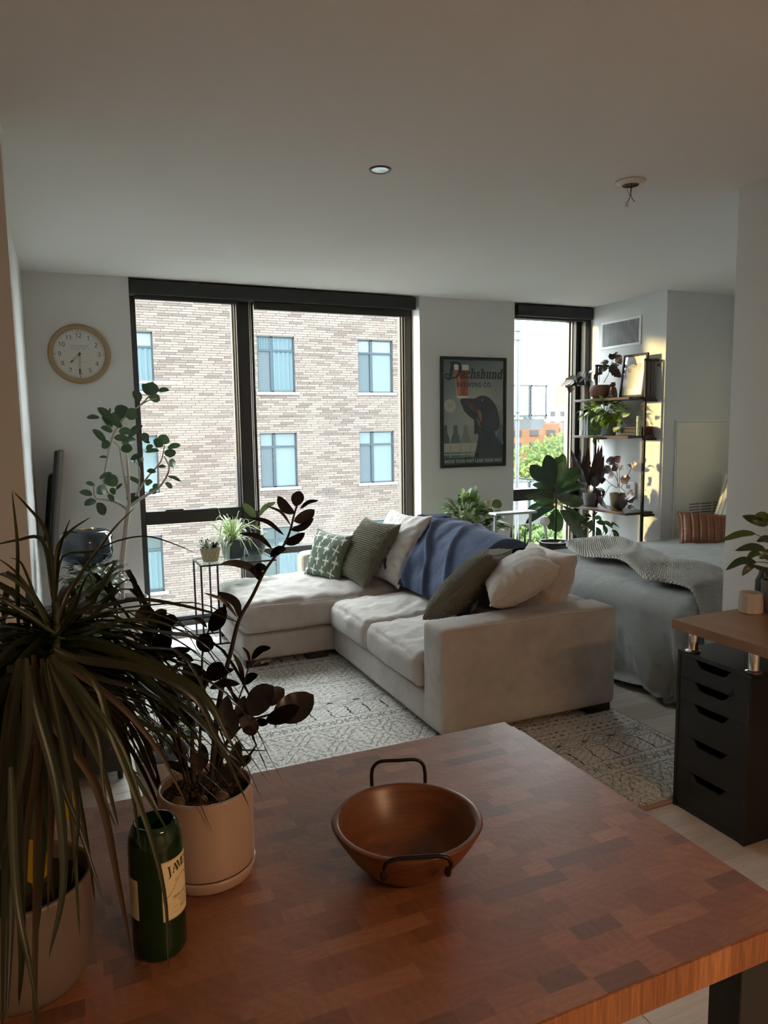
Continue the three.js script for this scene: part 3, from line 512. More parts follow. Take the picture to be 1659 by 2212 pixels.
// ---------------------------------------------------------------- sofa
const suedeTex = dataTex(512, 512, (u, v) => { const k = 1 + tileNoise(u, v, 6, 2) * 0.22 + tileNoise(u, v, 18, 7) * 0.14 + tileNoise(u, v, 120, 4) * 0.10; return [0.80 * k, 0.80 * k, 0.80 * k]; });
const suedeBump = dataTex(256, 256, (u, v) => 0.5 + tileNoise(u, v, 12, 3) * 0.35 + tileNoise(u, v, 90, 6) * 0.3, false);
const suede = phys(lin(0.56, 0.515, 0.475), 0.85, { map: suedeTex, bumpMap: suedeBump, bumpScale: 0.0018, sheen: 0.35, sheenColor: lin(0.9, 0.85, 0.8), sheenRoughness: 0.5 });
const SX0 = 1.69, SX1 = 2.82, SZ0 = -5.80, SZ1 = -3.165, CX0 = 1.04, CZ1 = -4.80, FOOT = 0.055;
{
  const t = thing('sectional_sofa', 'pale greige suede sectional sofa with a chaise facing the window', 'sofa');
  const put = (name, x0, x1, y0, y1, z0, z1, r, o = {}) => part(name, softBox(x1 - x0, y1 - y0, z1 - z0, r, o).translate((x0 + x1) / 2, (y0 + y1) / 2, (z0 + z1) / 2), suede, t);
  put('seat_base', SX0 + 0.01, SX1 - 0.02, FOOT, 0.235, CZ1 - 0.02, SZ1 - 0.03, 0.02, { wrinkle: 0.003 });
  put('chaise_base', CX0 + 0.01, SX1 - 0.02, FOOT, 0.245, SZ0 + 0.02, CZ1 - 0.015, 0.035, { wrinkle: 0.004 });
  put('chaise_cushion', CX0, 2.62, 0.247, 0.455, SZ0 + 0.1, CZ1 + 0.005, 0.06, { crown: 0.06, wrinkle: 0.034, side: 0.02, freq: 6, nx: 90, nz: 66, ny: 12, seed: 3 });
  put('seat_cushion', SX0 - 0.03, 2.6, 0.237, 0.425, -4.785, -4.135, 0.055, { crown: 0.05, wrinkle: 0.032, side: 0.014, freq: 7, nx: 70, nz: 56, ny: 16, seed: 8 });
  put('seat_cushion', SX0 - 0.025, 2.6, 0.237, 0.425, -4.13, -3.40, 0.055, { crown: 0.05, wrinkle: 0.032, side: 0.014, freq: 7, nx: 70, nz: 56, ny: 16, seed: 17 });
  put('armrest', SX0 + 0.005, SX1, FOOT, 0.625, SZ1 - 0.225, SZ1, 0.03, { wrinkle: 0.007, crown: 0.008, freq: 3, nx: 44, ny: 24, nz: 14 });
  put('armrest', 1.73, SX1, FOOT, 0.63, SZ0, SZ0 + 0.2, 0.045, { wrinkle: 0.008, crown: 0.01, nx: 40, ny: 22, nz: 14 });
  put('backrest', SX1 - 0.2, SX1, FOOT, 0.615, SZ0 + 0.2, SZ1 - 0.226, 0.03, { wrinkle: 0.006, crown: 0.008, nx: 12, ny: 20, nz: 50 });
  // piping along the front top edges
  const pipe = phys(lin(0.6, 0.545, 0.49), 0.8);
  const wob = (x, y, z, i) => new V3(x, y + 0.003 * Math.sin(i * 2.1), z + 0.002 * Math.sin(i * 1.3));
  part('seam', tube([0, 1, 2, 3, 4, 5, 6].map((i) => wob(SX0 + 0.03 + i * 0.178, 0.622, SZ1 - 0.0035, i)), 0.0028, 60, 6), pipe, t);
  part('seam', tube([0, 1, 2, 3, 4, 5].map((i) => wob(SX0 + 0.009, 0.09 + i * 0.105, SZ1 - 0.028, i)), 0.0028, 40, 6), pipe, t);
  part('seam', tube([0, 1, 2, 3, 4, 5].map((i) => wob(CX0 + 0.06 + i * 0.12, 0.445, CZ1 + 0.008, i)), 0.003, 40, 6), pipe, t);
  const foot = std(lin(0.015, 0.012, 0.01), 0.4);
  for (const [x0, x1, z0, z1] of [[SX1 - 0.19, SX1 - 0.03, SZ1 - 0.1, SZ1 - 0.01], [SX0 + 0.03, SX0 + 0.17, SZ1 - 0.12, SZ1 - 0.04], [CX0 + 0.02, CX0 + 0.18, CZ1 - 0.1, CZ1 - 0.025], [1.5, 1.66, CZ1 - 0.1, CZ1 - 0.025], [CX0 + 0.02, CX0 + 0.16, SZ0 + 0.06, SZ0 + 0.14], [SX1 - 0.19, SX1 - 0.03, SZ0 + 0.03, SZ0 + 0.12]]) part('foot', rbx(x0, x1, 0.016, FOOT + 0.006, z0, z1, 0.004), foot, t);
}
// ---------------------------------------------------------------- cushions: a square with pointed corners, bulging in the middle
function cushionGeo(a, b, thick, o = {}) {          // half sides a, b
  const n = o.n ?? 36, build = (s) => surface((u, v) => {
    const x = u * 2 - 1, y = v * 2 - 1, ex = 1 - Math.pow(Math.abs(x), 2.4), ey = 1 - Math.pow(Math.abs(y), 2.4);
    const pinch = (o.pinch ?? 0.11), px = x * (1 - pinch * (1 - y * y) * Math.abs(x)), py = y * (1 - pinch * (1 - x * x) * Math.abs(y));
    const h = Math.pow(Math.max(0, ex * ey), 0.42) * thick / 2, wr = (o.wrinkle ?? 0.008), f = o.freq ?? 6;
    const rad = fbm(x * f * 0.5 + (o.seed ?? 0), y * f * 0.5, s * 2, 3) * wr * Math.pow(Math.max(0, ex * ey), 0.2), pucker = 0.35 * wr * Math.sin(Math.atan2(y, x) * 22 + (o.seed ?? 0)) * smooth(0.6, 1, Math.max(Math.abs(x), Math.abs(y))) * Math.pow(ex * ey, 0.2);
    let tuft = 0; if (o.tex) tuft = o.tex(px * a, py * b) * Math.pow(Math.max(0, ex * ey), 0.15);
    return new V3(px * a, py * b, s * (h + rad + pucker + tuft));
  }, o.nu ?? n, o.nv ?? n);
  const A = build(1), B = build(-1); const ui = B.index.array; for (let i = 0; i < ui.length; i += 3) { const k = ui[i]; ui[i] = ui[i + 1]; ui[i + 1] = k; } B.computeVertexNormals();
  return merge([A, B]);
}
function cushion(name, label, category, center, U, Vv, thick, mat, o = {}) {      // U, Vv: half sides as vectors
  const u = U.clone().normalize(), n = U.clone().cross(Vv).normalize(), v = n.clone().cross(u), t = thing(name, label, category, [center.x, center.y, center.z], 0, o.group);
  const m = new THREE.Matrix4().makeBasis(u, v, n);
  part('cover', cushionGeo(U.length(), Vv.length(), thick, o).applyMatrix4(m), mat, t);
  const a = U.length(), b = Vv.length(), rim = [];
  for (let i = 0; i < 96; i++) { const k = i / 96 * 4, s = Math.floor(k), f = (k - s) * 2 - 1, e = o.pinch ?? 0.11; const q = [[f, -1], [1, f], [-f, 1], [-1, -f]][s]; rim.push(new V3(q[0] * a * (1 - e * (1 - q[1] * q[1]) * Math.abs(q[0])), q[1] * b * (1 - e * (1 - q[0] * q[0]) * Math.abs(q[1])), 0).applyMatrix4(m)); }
  part('edge_seam', tube(new THREE.CatmullRomCurve3(rim, true), o.rim ?? 0.0035, 192, 6, true), o.rimMat ?? mat, t);
  return t;
}
const linenTex = dataTex(512, 512, (u, v) => { const k = 1 + tileNoise(u, v, 5, 3) * 0.14 + tileNoise(u * 1, v, 16, 9) * 0.1 + noise(u * 8, v * 260, 1) * 0.05 + noise(u * 260, v * 8, 2) * 0.05; return [0.82 * k, 0.82 * k, 0.82 * k]; });
const velvetGrey = phys(lin(0.64, 0.60, 0.555), 0.85, { map: linenTex, sheen: 0.3, sheenColor: lin(1, 0.98, 0.95) });
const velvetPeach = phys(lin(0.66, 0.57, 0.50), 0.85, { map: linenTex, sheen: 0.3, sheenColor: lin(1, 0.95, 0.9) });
const waffle = phys(lin(0.118, 0.110, 0.078), 0.9, { sheen: 0.25, sheenColor: lin(0.8, 0.8, 0.6) });
const waffleTex = (p, d) => (x, y) => (Math.abs(Math.sin(x * Math.PI / p)) * Math.abs(Math.sin(y * Math.PI / p)) - 0.35) * d;
const crossTex = canvasTex(1024, 1024, (c, w) => {
  c.fillStyle = '#5c6a58'; c.fillRect(0, 0, w, w);
  const R = rng(9); c.fillStyle = '#d9d5c8';
  const blot = (x, y, s, kind) => {
    c.save(); c.translate(x, y); c.rotate((R() - 0.5) * 0.5);
    if (kind) { c.fillRect(-s * 0.08, -s * 0.62, s * 0.16, s * 1.24); c.fillRect(-s * 0.5, -s * 0.07, s, s * 0.15); c.beginPath(); for (let i = 0; i < 8; i++) { const a = i / 8 * 6.28, r = i % 2 ? s * 0.1 : s * 0.24; c.lineTo(Math.cos(a) * r, Math.sin(a) * r); } c.fill(); }
    else { c.fillRect(-s * 0.07, -s * 0.75, s * 0.14, s * 1.5); c.beginPath(); for (let i = 0; i < 26; i++) { const a = i / 26 * 6.28, r = (i % 2 ? 0.26 : 0.52) * s * (0.75 + R() * 0.4) * (Math.abs(Math.cos(a)) * 0.5 + 0.6); c.lineTo(Math.cos(a) * r, Math.sin(a) * r * 0.62); } c.fill(); }
    c.restore();
  };
  for (let j = 0; j < 4; j++) for (let i = 0; i < 4; i++) blot(140 + i * 250 + (j % 2) * 70 - 35, 130 + j * 255, 165 + R() * 30, (i + j) % 2);
});
{
  // far group, leaning towards the backrest: bottom edge along z, faces tilted
  const lean = (deg) => new V3(Math.cos(deg * Math.PI / 180), Math.sin(deg * Math.PI / 180), 0);
  const alongZ = new V3(-0.10, 0, -1).normalize();
  // olive waffle
  const nb = onY(787, 1277, 0.47), L = lean(54), a = 0.27;
  cushion('waffle_cushion', 'olive green waffle cushion leaning beside the printed cushion on the chaise', 'cushion', nb.clone().addScaledVector(L, a).addScaledVector(alongZ, a - 0.02).add(new V3(-0.02, 0.03, 0)), alongZ.clone().multiplyScalar(a), L.clone().multiplyScalar(a), 0.17, waffle, { n: 190, tex: waffleTex(0.0165, 0.011), seed: 4, wrinkle: 0.012, group: 'olive waffle cushions on the sofa' });
  // pale grey behind it
  const nb2 = onY(862, 1277, 0.47), L2 = lean(60);
  cushion('velvet_cushion', 'pale grey velvet cushion between the olive cushion and the blue throw', 'cushion', nb2.clone().addScaledVector(L2, 0.285).addScaledVector(alongZ, 0.27).add(new V3(-0.02, 0.03, 0)), alongZ.clone().multiplyScalar(0.29), L2.clone().multiplyScalar(0.29), 0.19, velvetGrey, { seed: 11, wrinkle: 0.02, freq: 7, n: 60 });
  // small printed cushion
  const nb3 = onY(730, 1264, 0.47), L3 = lean(66), z3 = new V3(-0.42, 0.05, -1).normalize();
  const vv = L3.clone().addScaledVector(z3, -L3.dot(z3)).normalize();
  cushion('printed_cushion', 'small sage green cushion printed with white brush crosses', 'cushion', nb3.clone().addScaledVector(vv, 0.185).addScaledVector(z3, 0.19).add(new V3(0.0, 0.015, 0)), z3.clone().multiplyScalar(0.2), vv.clone().multiplyScalar(0.19), 0.14, std(lin(0.95, 0.95, 0.95), 0.85, { map: crossTex }), { seed: 2, wrinkle: 0.014, rimMat: std(lin(0.08, 0.1, 0.075), 0.9) });
  // back cushion at the near corner, peach in the lamp light
  cushion('back_cushion', 'plump pinkish back cushion standing in the sofa corner by the armrest', 'cushion', new V3(2.60, 0.655, -3.62), new V3(-0.03, 0.0, 0.265), new V3(0.10, 0.245, 0), 0.25, velvetPeach, { seed: 21, wrinkle: 0.016, pinch: 0.06, n: 60 });
  // back cushions under the blue throw
  cushion('back_cushion', 'pale back cushion hidden under the blue throw', 'cushion', new V3(2.46, 0.66, -4.62), new V3(0.0, 0.0, -0.64), new V3(0.13, 0.24, 0), 0.26, velvetGrey, { seed: 25, wrinkle: 0.016, pinch: 0.04, n: 50 });
  // grey cushion and olive waffle cushion set diagonally against the armrest
  const A5 = at(1034, 1322, 3.93), B5 = at(1182, 1238, 3.88), C5 = at(1200, 1176, 4.30);
  const U5 = B5.clone().sub(A5).multiplyScalar(0.5), V5 = C5.clone().sub(B5).multiplyScalar(0.5);
  cushion('velvet_cushion', 'pinkish grey velvet cushion propped on the armrest beside the waffle cushion', 'cushion', A5.clone().add(C5).multiplyScalar(0.5), U5, V5, 0.23, velvetGrey, { seed: 31, wrinkle: 0.018, freq: 7, n: 60, pinch: 0.08 });
  const A4 = onY(899, 1352, 0.5), B4 = onZ(1046, 1214, -3.45), C4 = onZ(1121, 1173, -3.75);
  cushion('waffle_cushion', 'olive green waffle cushion propped in the sofa corner near the armrest', 'cushion', A4.clone().add(C4).multiplyScalar(0.5), B4.clone().sub(A4).multiplyScalar(0.5), C4.clone().sub(B4).multiplyScalar(0.5), 0.2, waffle, { n: 190, tex: waffleTex(0.0165, 0.011), seed: 14, wrinkle: 0.012, group: 'olive waffle cushions on the sofa', pinch: 0.08 });
}
// blue throw over the back cushion
{
  const blue = dataTex(512, 512, (u, v) => { const k = 1 + tileNoise(u, v, 7, 3) * 0.5 + tileNoise(u, v, 40, 5) * 0.3; return [0.042 * k, 0.058 * k, 0.105 * k]; });
  // profile over the cushion: from the seat up the leaning face, over the top and down behind
  const prof = new THREE.CatmullRomCurve3([new V3(2.19, 0.47, 0), new V3(2.21, 0.56, 0), new V3(2.30, 0.70, 0), new V3(2.42, 0.85, 0), new V3(2.55, 0.915, 0), new V3(2.72, 0.875, 0), new V3(2.82, 0.72, 0), new V3(2.85, 0.58, 0)]);
  const g = surface((u, v) => {
    const p = prof.getPointAt(v), z = mix(-5.24, -3.86, u), droop = 0.0 + 0.03 * Math.sin(u * 3.1);
    const fold = 0.05 * Math.pow(Math.abs(Math.sin(u * 13 + v * 4.2 + fbm(u * 3, v * 2, 1) * 4)), 1.6) * smooth(0.9, 0.2, u) + 0.012 * fbm(u * 9, v * 5, 2, 3) + 0.024 * Math.sin(u * 34 - v * 9 + fbm(u * 4, v * 3, 8) * 4) * smooth(0.75, 0.1, u) + [0.05, 0.13, 0.19, 0.28, 0.36, 0.5, 0.72].reduce((s, c, k) => { const d = u - c + (0.22 + 0.05 * k) * (v - 0.35) + 0.02 * Math.sin(v * 9 + k * 2); return s + (0.05 - 0.004 * k) * Math.exp(-d * d / (k % 2 ? 0.00035 : 0.0007)); }, 0);
    const end = smooth(0.0, 0.06, u) * smooth(1, 0.95, u);
    p.x -= fold * (v < 0.6 ? 1 : -0.5) + 0.06 * (1 - end) * -1; p.y += fold * 0.6 + droop - 0.05 * (1 - end) + (u < 0.25 ? -0.09 * smooth(0.25, 0, u) : 0) * smooth(0.3, 0.6, v); p.z = z + 0.02 * fbm(u * 3, v * 4, 5);
    return p;
  }, 160, 90);
  single('blue_throw', g, phys(lin(1, 1, 1), 0.95, { map: blue, sheen: 0.5, sheenColor: lin(0.5, 0.58, 0.75), sheenRoughness: 0.4 }), 'denim blue velvet throw draped over the sofa back', 'blanket');
}
// ---------------------------------------------------------------- bed
const BED = { x0: 3.22, x1: 5.5, z0: -4.86, z1: -3.02, top: 0.615 };
{
  const t = thing('bed', 'bed with a rumpled grey linen duvet hanging to the floor', 'bed');
  part('mattress', softBox(BED.x1 - BED.x0 - 0.1, 0.42, BED.z1 - BED.z0 - 0.1, 0.08).translate((BED.x0 + BED.x1) / 2 + 0.05, 0.36, (BED.z0 + BED.z1) / 2), std(lin(0.5, 0.5, 0.5), 0.9), t);
  part('bed_frame', rbx(BED.x0 + 0.1, BED.x1, 0.04, 0.16, BED.z0 + 0.05, BED.z1 - 0.12, 0.01), std(lin(0.02, 0.02, 0.02), 0.6), t);
  const linen = dataTex(512, 512, (u, v) => { const k = 1 + tileNoise(u, v, 6, 1) * 0.12 + noise(u * 300, v * 20, 4) * 0.08 + noise(u * 20, v * 300, 6) * 0.08 + tileNoise(u, v, 30, 5) * 0.1; return [0.27 * k, 0.272 * k, 0.262 * k]; });
  const r = 0.13, reach = 0.66;
  const g = surface((u, v) => {
    const a = mix(BED.x1, BED.x0 - reach, u), b = mix(BED.z0 - 0.02, BED.z1 + reach, v);
    const ex = Math.max(0, BED.x0 + r - a), ez = Math.max(0, b - (BED.z1 - r)), e = Math.max(ex, ez) + 0.25 * Math.min(ex, ez), th = Math.min(e / r, Math.PI / 2);
    const dx = e > 0 ? ex / Math.hypot(ex, ez) : 0, dz = e > 0 ? ez / Math.hypot(ex, ez) : 0;
    const crown = 0.05 * Math.pow(Math.sin(Math.PI * clamp((b - BED.z0) / (BED.z1 - BED.z0))), 0.6) * smooth(0, 0.5, a - BED.x0);
    const down = e > 0 ? r * (1 - Math.cos(th)) + Math.max(0, e - r * Math.PI / 2) : 0;
    const out = e > 0 ? r * Math.sin(th) + 0.05 * smooth(0.1, 0.6, down) : 0;
    const s = a * 1.0 + b, hang = smooth(0.05, 0.5, down);
    const fold = hang * (0.045 * Math.sin(s * 11 + fbm(s * 2, down * 2, 3) * 4) + 0.03 * fbm(s * 5, down * 1.5, 7, 3));
    const rump = 0.022 * fbm(a * 3.2, b * 3.2, 2, 4) + 0.016 * Math.abs(fbm(a * 5 + 3, b * 7, 9, 3));
    let y = BED.top + crown - down + rump * (1 - hang * 0.6), lim = 0.045 + 0.07 * Math.max(0, noise(s * 2.2, 1.5, 4)) ;
    const corner = Math.min(ex, ez); if (corner > 0.15) lim = 0.022;
    y = Math.max(y, lim);
    const x = Math.max(a, BED.x0 + r) - dx * (out + fold + (y <= lim + 0.001 ? 0.015 : 0)), z = Math.min(b, BED.z1 - r) + dz * (out + fold);
    return new V3(x + hang * 0.012 * noise(z * 9, y * 5, 1), y, z);
  }, 190, 190);
  part('duvet', metreUV(g), phys(lin(1, 1, 1), 0.95, { map: linen, bumpMap: linen, bumpScale: 0.0015, sheen: 0.15, sheenColor: lin(1, 1, 1) }), t);
}
// chunky knitted blanket across the foot of the bed
{
  const upper = new THREE.CatmullRomCurve3([[1262, 1171], [1300, 1172], [1345, 1183], [1400, 1205], [1455, 1225], [1520, 1240], [1590, 1258]].map(([x, y]) => onY(x, y, 0.67)));
  const lower = new THREE.CatmullRomCurve3([[1222, 1190], [1255, 1206], [1295, 1216], [1345, 1228], [1395, 1254], [1450, 1262], [1500, 1278], [1548, 1312]].map(([x, y]) => onY(x, y, 0.665)));
  const NU = 800, NV = 220, su = 84, sv = 26;
  const g = surface((u, v) => {
    const p = upper.getPointAt(u).lerp(lower.getPointAt(u), v);
    const bed = BED.top + 0.05 * Math.pow(Math.sin(Math.PI * clamp((p.z - BED.z0) / (BED.z1 - BED.z0))), 0.6) * smooth(0, 0.5, p.x - BED.x0);
    const edge = Math.min(v, 1 - v), roll = 0.02 * Math.sqrt(clamp(edge / 0.05));
    const folds = 0.028 * Math.pow(Math.abs(Math.sin(u * 5.2 + v * 2.5 + fbm(u * 3, v * 2, 4) * 2)), 2) + 0.018 * fbm(u * 7, v * 3, 6, 3) + 0.012;
    const a = (u * su + v * sv) * 0.72, b = (u * su - v * sv) * 0.72, fa = a - Math.floor(a) - 0.5, fb = b - Math.floor(b) - 0.5;
    const loop = Math.sqrt(Math.max(0, 1 - Math.pow(fa * 2.15, 2) - Math.pow(fb * 2.15, 2)));
    let drop = 0; const dn = p.z - (BED.z1 - 0.14); if (dn > 0) drop = dn * dn * 4 + dn * 0.3;
    const dl = BED.x0 + 0.14 - p.x; if (dl > 0) drop = Math.max(drop, dl * dl * 4);
    p.y = bed + 0.035 + roll + folds + loop * 0.011 - drop;
    return p;
  }, NU, NV);
  single('knit_blanket', g, phys(lin(0.34, 0.325, 0.285), 0.95, { sheen: 0.2, sheenColor: lin(1, 1, 0.95) }), 'chunky oatmeal knitted blanket thrown across the foot of the bed', 'blanket');
}
{
  const leather = phys(lin(0.2, 0.066, 0.028), 0.36, { bumpMap: grainTex, bumpScale: 0.001 });
  cushion('leather_cushion', 'tan leather lumbar cushion with stitched ribs at the bed head', 'cushion', new V3(5.0, 0.735, -4.42), new V3(0.27, -0.025, 0.18), new V3(0.08, 0.125, -0.06), 0.2, leather, { seed: 3, wrinkle: 0.008, nu: 150, nv: 40, pinch: 0.05, tex: (x) => -0.012 * Math.pow(Math.abs(Math.cos(x * Math.PI / 0.058)), 14), rimMat: leather });
  const stripe = canvasTex(512, 512, (c, w) => { c.fillStyle = '#f0ead8'; c.fillRect(0, 0, w, w); c.fillStyle = '#6f6a5e'; for (let i = 0; i < 14; i++) c.fillRect(i * 37 + 12, 0, 5, w); });
  cushion('striped_pillow', 'cream pillow with thin dark stripes standing at the bed head', 'pillow', new V3(5.42, 0.92, -4.46), new V3(0.1, 0.0, 0.31), new V3(0.16, 0.27, -0.03), 0.15, std(lin(1, 1, 1), 0.85, { map: stripe }), { seed: 5, wrinkle: 0.012, rimMat: std(lin(0.8, 0.78, 0.7), 0.8) });
}
// ---------------------------------------------------------------- desk with drawer unit
{
  const walnut = dataTex(1024, 512, (u, v) => {
    const strip = Math.floor(v * 8 + Math.floor(u * 2) * 0.37), k = 0.88 + hash2(strip, 3) * 0.22 + noise(u * 9, v * 170, 1) * 0.22 + noise(u * 30, v * 320, 5) * 0.14; return [0.30 * k, 0.168 * k, 0.086 * k];
  });
  const t = thing('standing_desk', 'oak brown slab desk top raised on chrome legs', 'desk');
  const X0 = 2.265, X1 = XN - 0.01, Z0 = -2.222, Z1 = -0.72;
  part('slab', metreUV(rbx(X0, X1, 0.805, 0.843, Z0, Z1, 0.002, 2), 0.55, 2.2, true), std(lin(1, 1, 1), 0.33, { map: walnut }), t);
  const chrome = std(lin(0.78, 0.76, 0.74), 0.08, { metalness: 1 });
  const leg = (x, z) => { part('chrome_leg', lathe([[0.0, 0.0], [0.03, 0], [0.031, 0.005], [0.021, 0.008], [0.02, 0.012], [0.02, 0.11], [0, 0.11]], 32).translate(x, 0.6955, z), chrome, t); };
  for (const [px, py] of [[1497, 1407], [1628, 1452]]) { const q = onY(px, py, 0.6955); leg(q.x, q.z); } leg(2.87, -2.185); leg(2.87, -1.945);
  for (const z of [-0.85]) for (const x of [2.34, 3.0]) part('desk_leg', new THREE.CylinderGeometry(0.025, 0.025, 0.805, 20).translate(x, 0.4025, z), blackMetal, t);
}
{
  const black = std(lin(0.0065, 0.0068, 0.0072), 0.42), t = thing('drawer_unit', 'black five drawer unit with notched drawer fronts under the desk', 'drawers', [2.34, 0, -2.0745]);
  const hw = 0.182, top = 0.695, d = 0.58;
  part('body', merge([rbx(0, d, top - 0.018, top, -hw, hw, 0.002), rbx(0, d, 0.0, top - 0.018, -hw, -hw + 0.016, 0.002), rbx(0, d, 0, top - 0.018, hw - 0.016, hw, 0.002), bx(d - 0.01, d, 0, top - 0.018, -hw + 0.016, hw - 0.016), rbx(0.006, d, 0, 0.03, -hw + 0.016, hw - 0.016, 0.002), bx(0.05, d, 0.03, top - 0.03, -hw + 0.02, -hw + 0.03)]), black, t);
  const ys = [[0.034, 0.182], [0.185, 0.333], [0.336, 0.484], [0.487, 0.578], [0.581, 0.674]], a = hw - 0.018;
  ys.forEach(([y0, y1]) => {
    const s = new THREE.Shape(); const h = y1 - y0, n0 = -0.095, n1 = 0.095, dip = 0.032;
    s.moveTo(-a, 0); s.lineTo(a, 0); s.lineTo(a, h); s.lineTo(n1, h); s.bezierCurveTo(n1 - 0.022, h, n1 - 0.02, h - dip, n1 - 0.05, h - dip); s.lineTo(n0 + 0.05, h - dip); s.bezierCurveTo(n0 + 0.02, h - dip, n0 + 0.022, h, n0, h); s.lineTo(-a, h); s.lineTo(-a, 0);
    const g = new THREE.ExtrudeGeometry(s, { depth: 0.014, bevelEnabled: true, bevelThickness: 0.0012, bevelSize: 0.0012, bevelSegments: 2, curveSegments: 10 }).rotateY(-Math.PI / 2).translate(0.018, y0, 0);
    const dr = part('drawer_front', g, black, t);
    part('drawer_box', merge([bx(0.03, d - 0.03, y0 + 0.01, y0 + 0.016, -a + 0.01, a - 0.01), bx(d - 0.04, d - 0.03, y0, y1 - 0.03, -a + 0.01, a - 0.01)]), black, dr);
  });
  part('drawer_paper', bx(0.06, 0.16, 0.43, 0.432, 0.02, 0.05).rotateZ(0.02), std(lin(0.35, 0.34, 0.32), 0.6), t);
}
// things on the desk
{
  const c = onY(1621, 1322, 0.843), t = thing('faceted_cup', 'small faceted terrazzo cup on the desk beside the plant', 'cup', [c.x, 0.8435, c.z]);
  const g = new THREE.LatheGeometry([[0, 0.0], [0.046, 0.0], [0.049, 0.004], [0.046, 0.084], [0.0425, 0.086], [0.04, 0.082], [0.042, 0.012], [0, 0.012]].map(([x, y]) => new THREE.Vector2(Math.max(x, 1e-5), y)), 11).toNonIndexed(); g.computeVertexNormals();
  const terr = dataTex(256, 256, (u, v) => { const n = noise(u * 150, v * 150, 2); const k = n > 0.5 ? 0.45 : n < -0.5 ? 0.7 : 1; return [0.6 * k, 0.55 * k, 0.5 * k]; });
  part('cup_body', g, std(lin(1, 1, 1), 0.5, { map: terr }), t);
}
// ---------------------------------------------------------------- wall clock
{
  const r = 0.213, t = thing('wall_clock', 'round wall clock with a light wood rim and black numerals', 'clock', [0.153, 2.208, ZW]);
  const wood = dataTex(256, 256, (u, v) => { const k = 0.9 + noise(u * 60, v * 4, 1) * 0.3 + noise(u * 160, v * 8, 3) * 0.15; return [0.40 * k, 0.275 * k, 0.155 * k]; });
  part('rim', lathe([[r - 0.036, 0.022], [r - 0.03, 0.036], [r - 0.012, 0.04], [r, 0.03], [r, 0.001], [r - 0.036, 0.001], [r - 0.036, 0.022]], 72).rotateX(Math.PI / 2), std(lin(1, 1, 1), 0.5, { map: rep(wood, 6, 1) }), t);
  const face = canvasTex(1024, 1024, (c, w) => {
    c.fillStyle = '#cfcfca'; c.fillRect(0, 0, w, w); c.fillStyle = '#141412'; c.textAlign = 'center'; c.textBaseline = 'middle';
    const m = w / 2; for (let i = 0; i < 60; i++) { c.save(); c.translate(m, m); c.rotate(i * Math.PI / 30); const q = i % 15 === 0; c.fillRect(q ? -7 : -3, -492, q ? 14 : 6, q ? 34 : 24); c.restore(); }
    c.font = '122px sans-serif'; for (let i = 1; i <= 12; i++) { const a = i * Math.PI / 6; c.fillText(String(i), m + Math.sin(a) * 384, m - Math.cos(a) * 384); }
    const spaced = (s, y, px, gap) => { c.font = px + 'px sans-serif'; const n = s.length; for (let i = 0; i < n; i++) c.fillText(s[i], m + (i - (n - 1) / 2) * gap, y); };
    spaced('FAULKNER', m - 165, 44, 46); spaced('CLOCK CO.', m - 112, 38, 36); spaced('EST. 1864', m + 160, 34, 36);
  });
  part('dial', new THREE.CircleGeometry(r - 0.034, 64).translate(0, 0, 0.012), std(lin(1, 1, 1), 0.6, { map: face }), t);
  const ink = std(lin(0.014, 0.012, 0.01), 0.4);
  const hand = (len, w, ang, z) => { const s = new THREE.Shape(); s.moveTo(-w, -0.012); s.lineTo(w, -0.012); s.lineTo(w, len * 0.72); s.lineTo(0, len); s.lineTo(-w, len * 0.72); s.lineTo(-w, -0.012); const h = new THREE.Path(); h.moveTo(-w * 0.62, 0.012); h.lineTo(w * 0.62, 0.012); h.lineTo(w * 0.62, len * 0.68); h.lineTo(-w * 0.62, len * 0.68); h.lineTo(-w * 0.62, 0.012); s.holes.push(h); return new THREE.ExtrudeGeometry(s, { depth: 0.0012, bevelEnabled: false }).rotateZ(-ang).translate(0, 0, z); };
  part('hour_hand', hand(0.098, 0.0062, (7 + 32 / 60) * Math.PI / 6, 0.016), ink, t);
  part('minute_hand', hand(0.158, 0.0058, 30.3 * Math.PI / 30, 0.0185), ink, t);
  part('hub', new THREE.CylinderGeometry(0.0065, 0.0065, 0.01, 20).rotateX(Math.PI / 2).translate(0, 0, 0.019), ink, t);
  part('cover_glass', new THREE.CircleGeometry(r - 0.032, 64).translate(0, 0, 0.03), phys(lin(1, 1, 1), 0.0, { transmission: 1, thickness: 0 }), t);
}
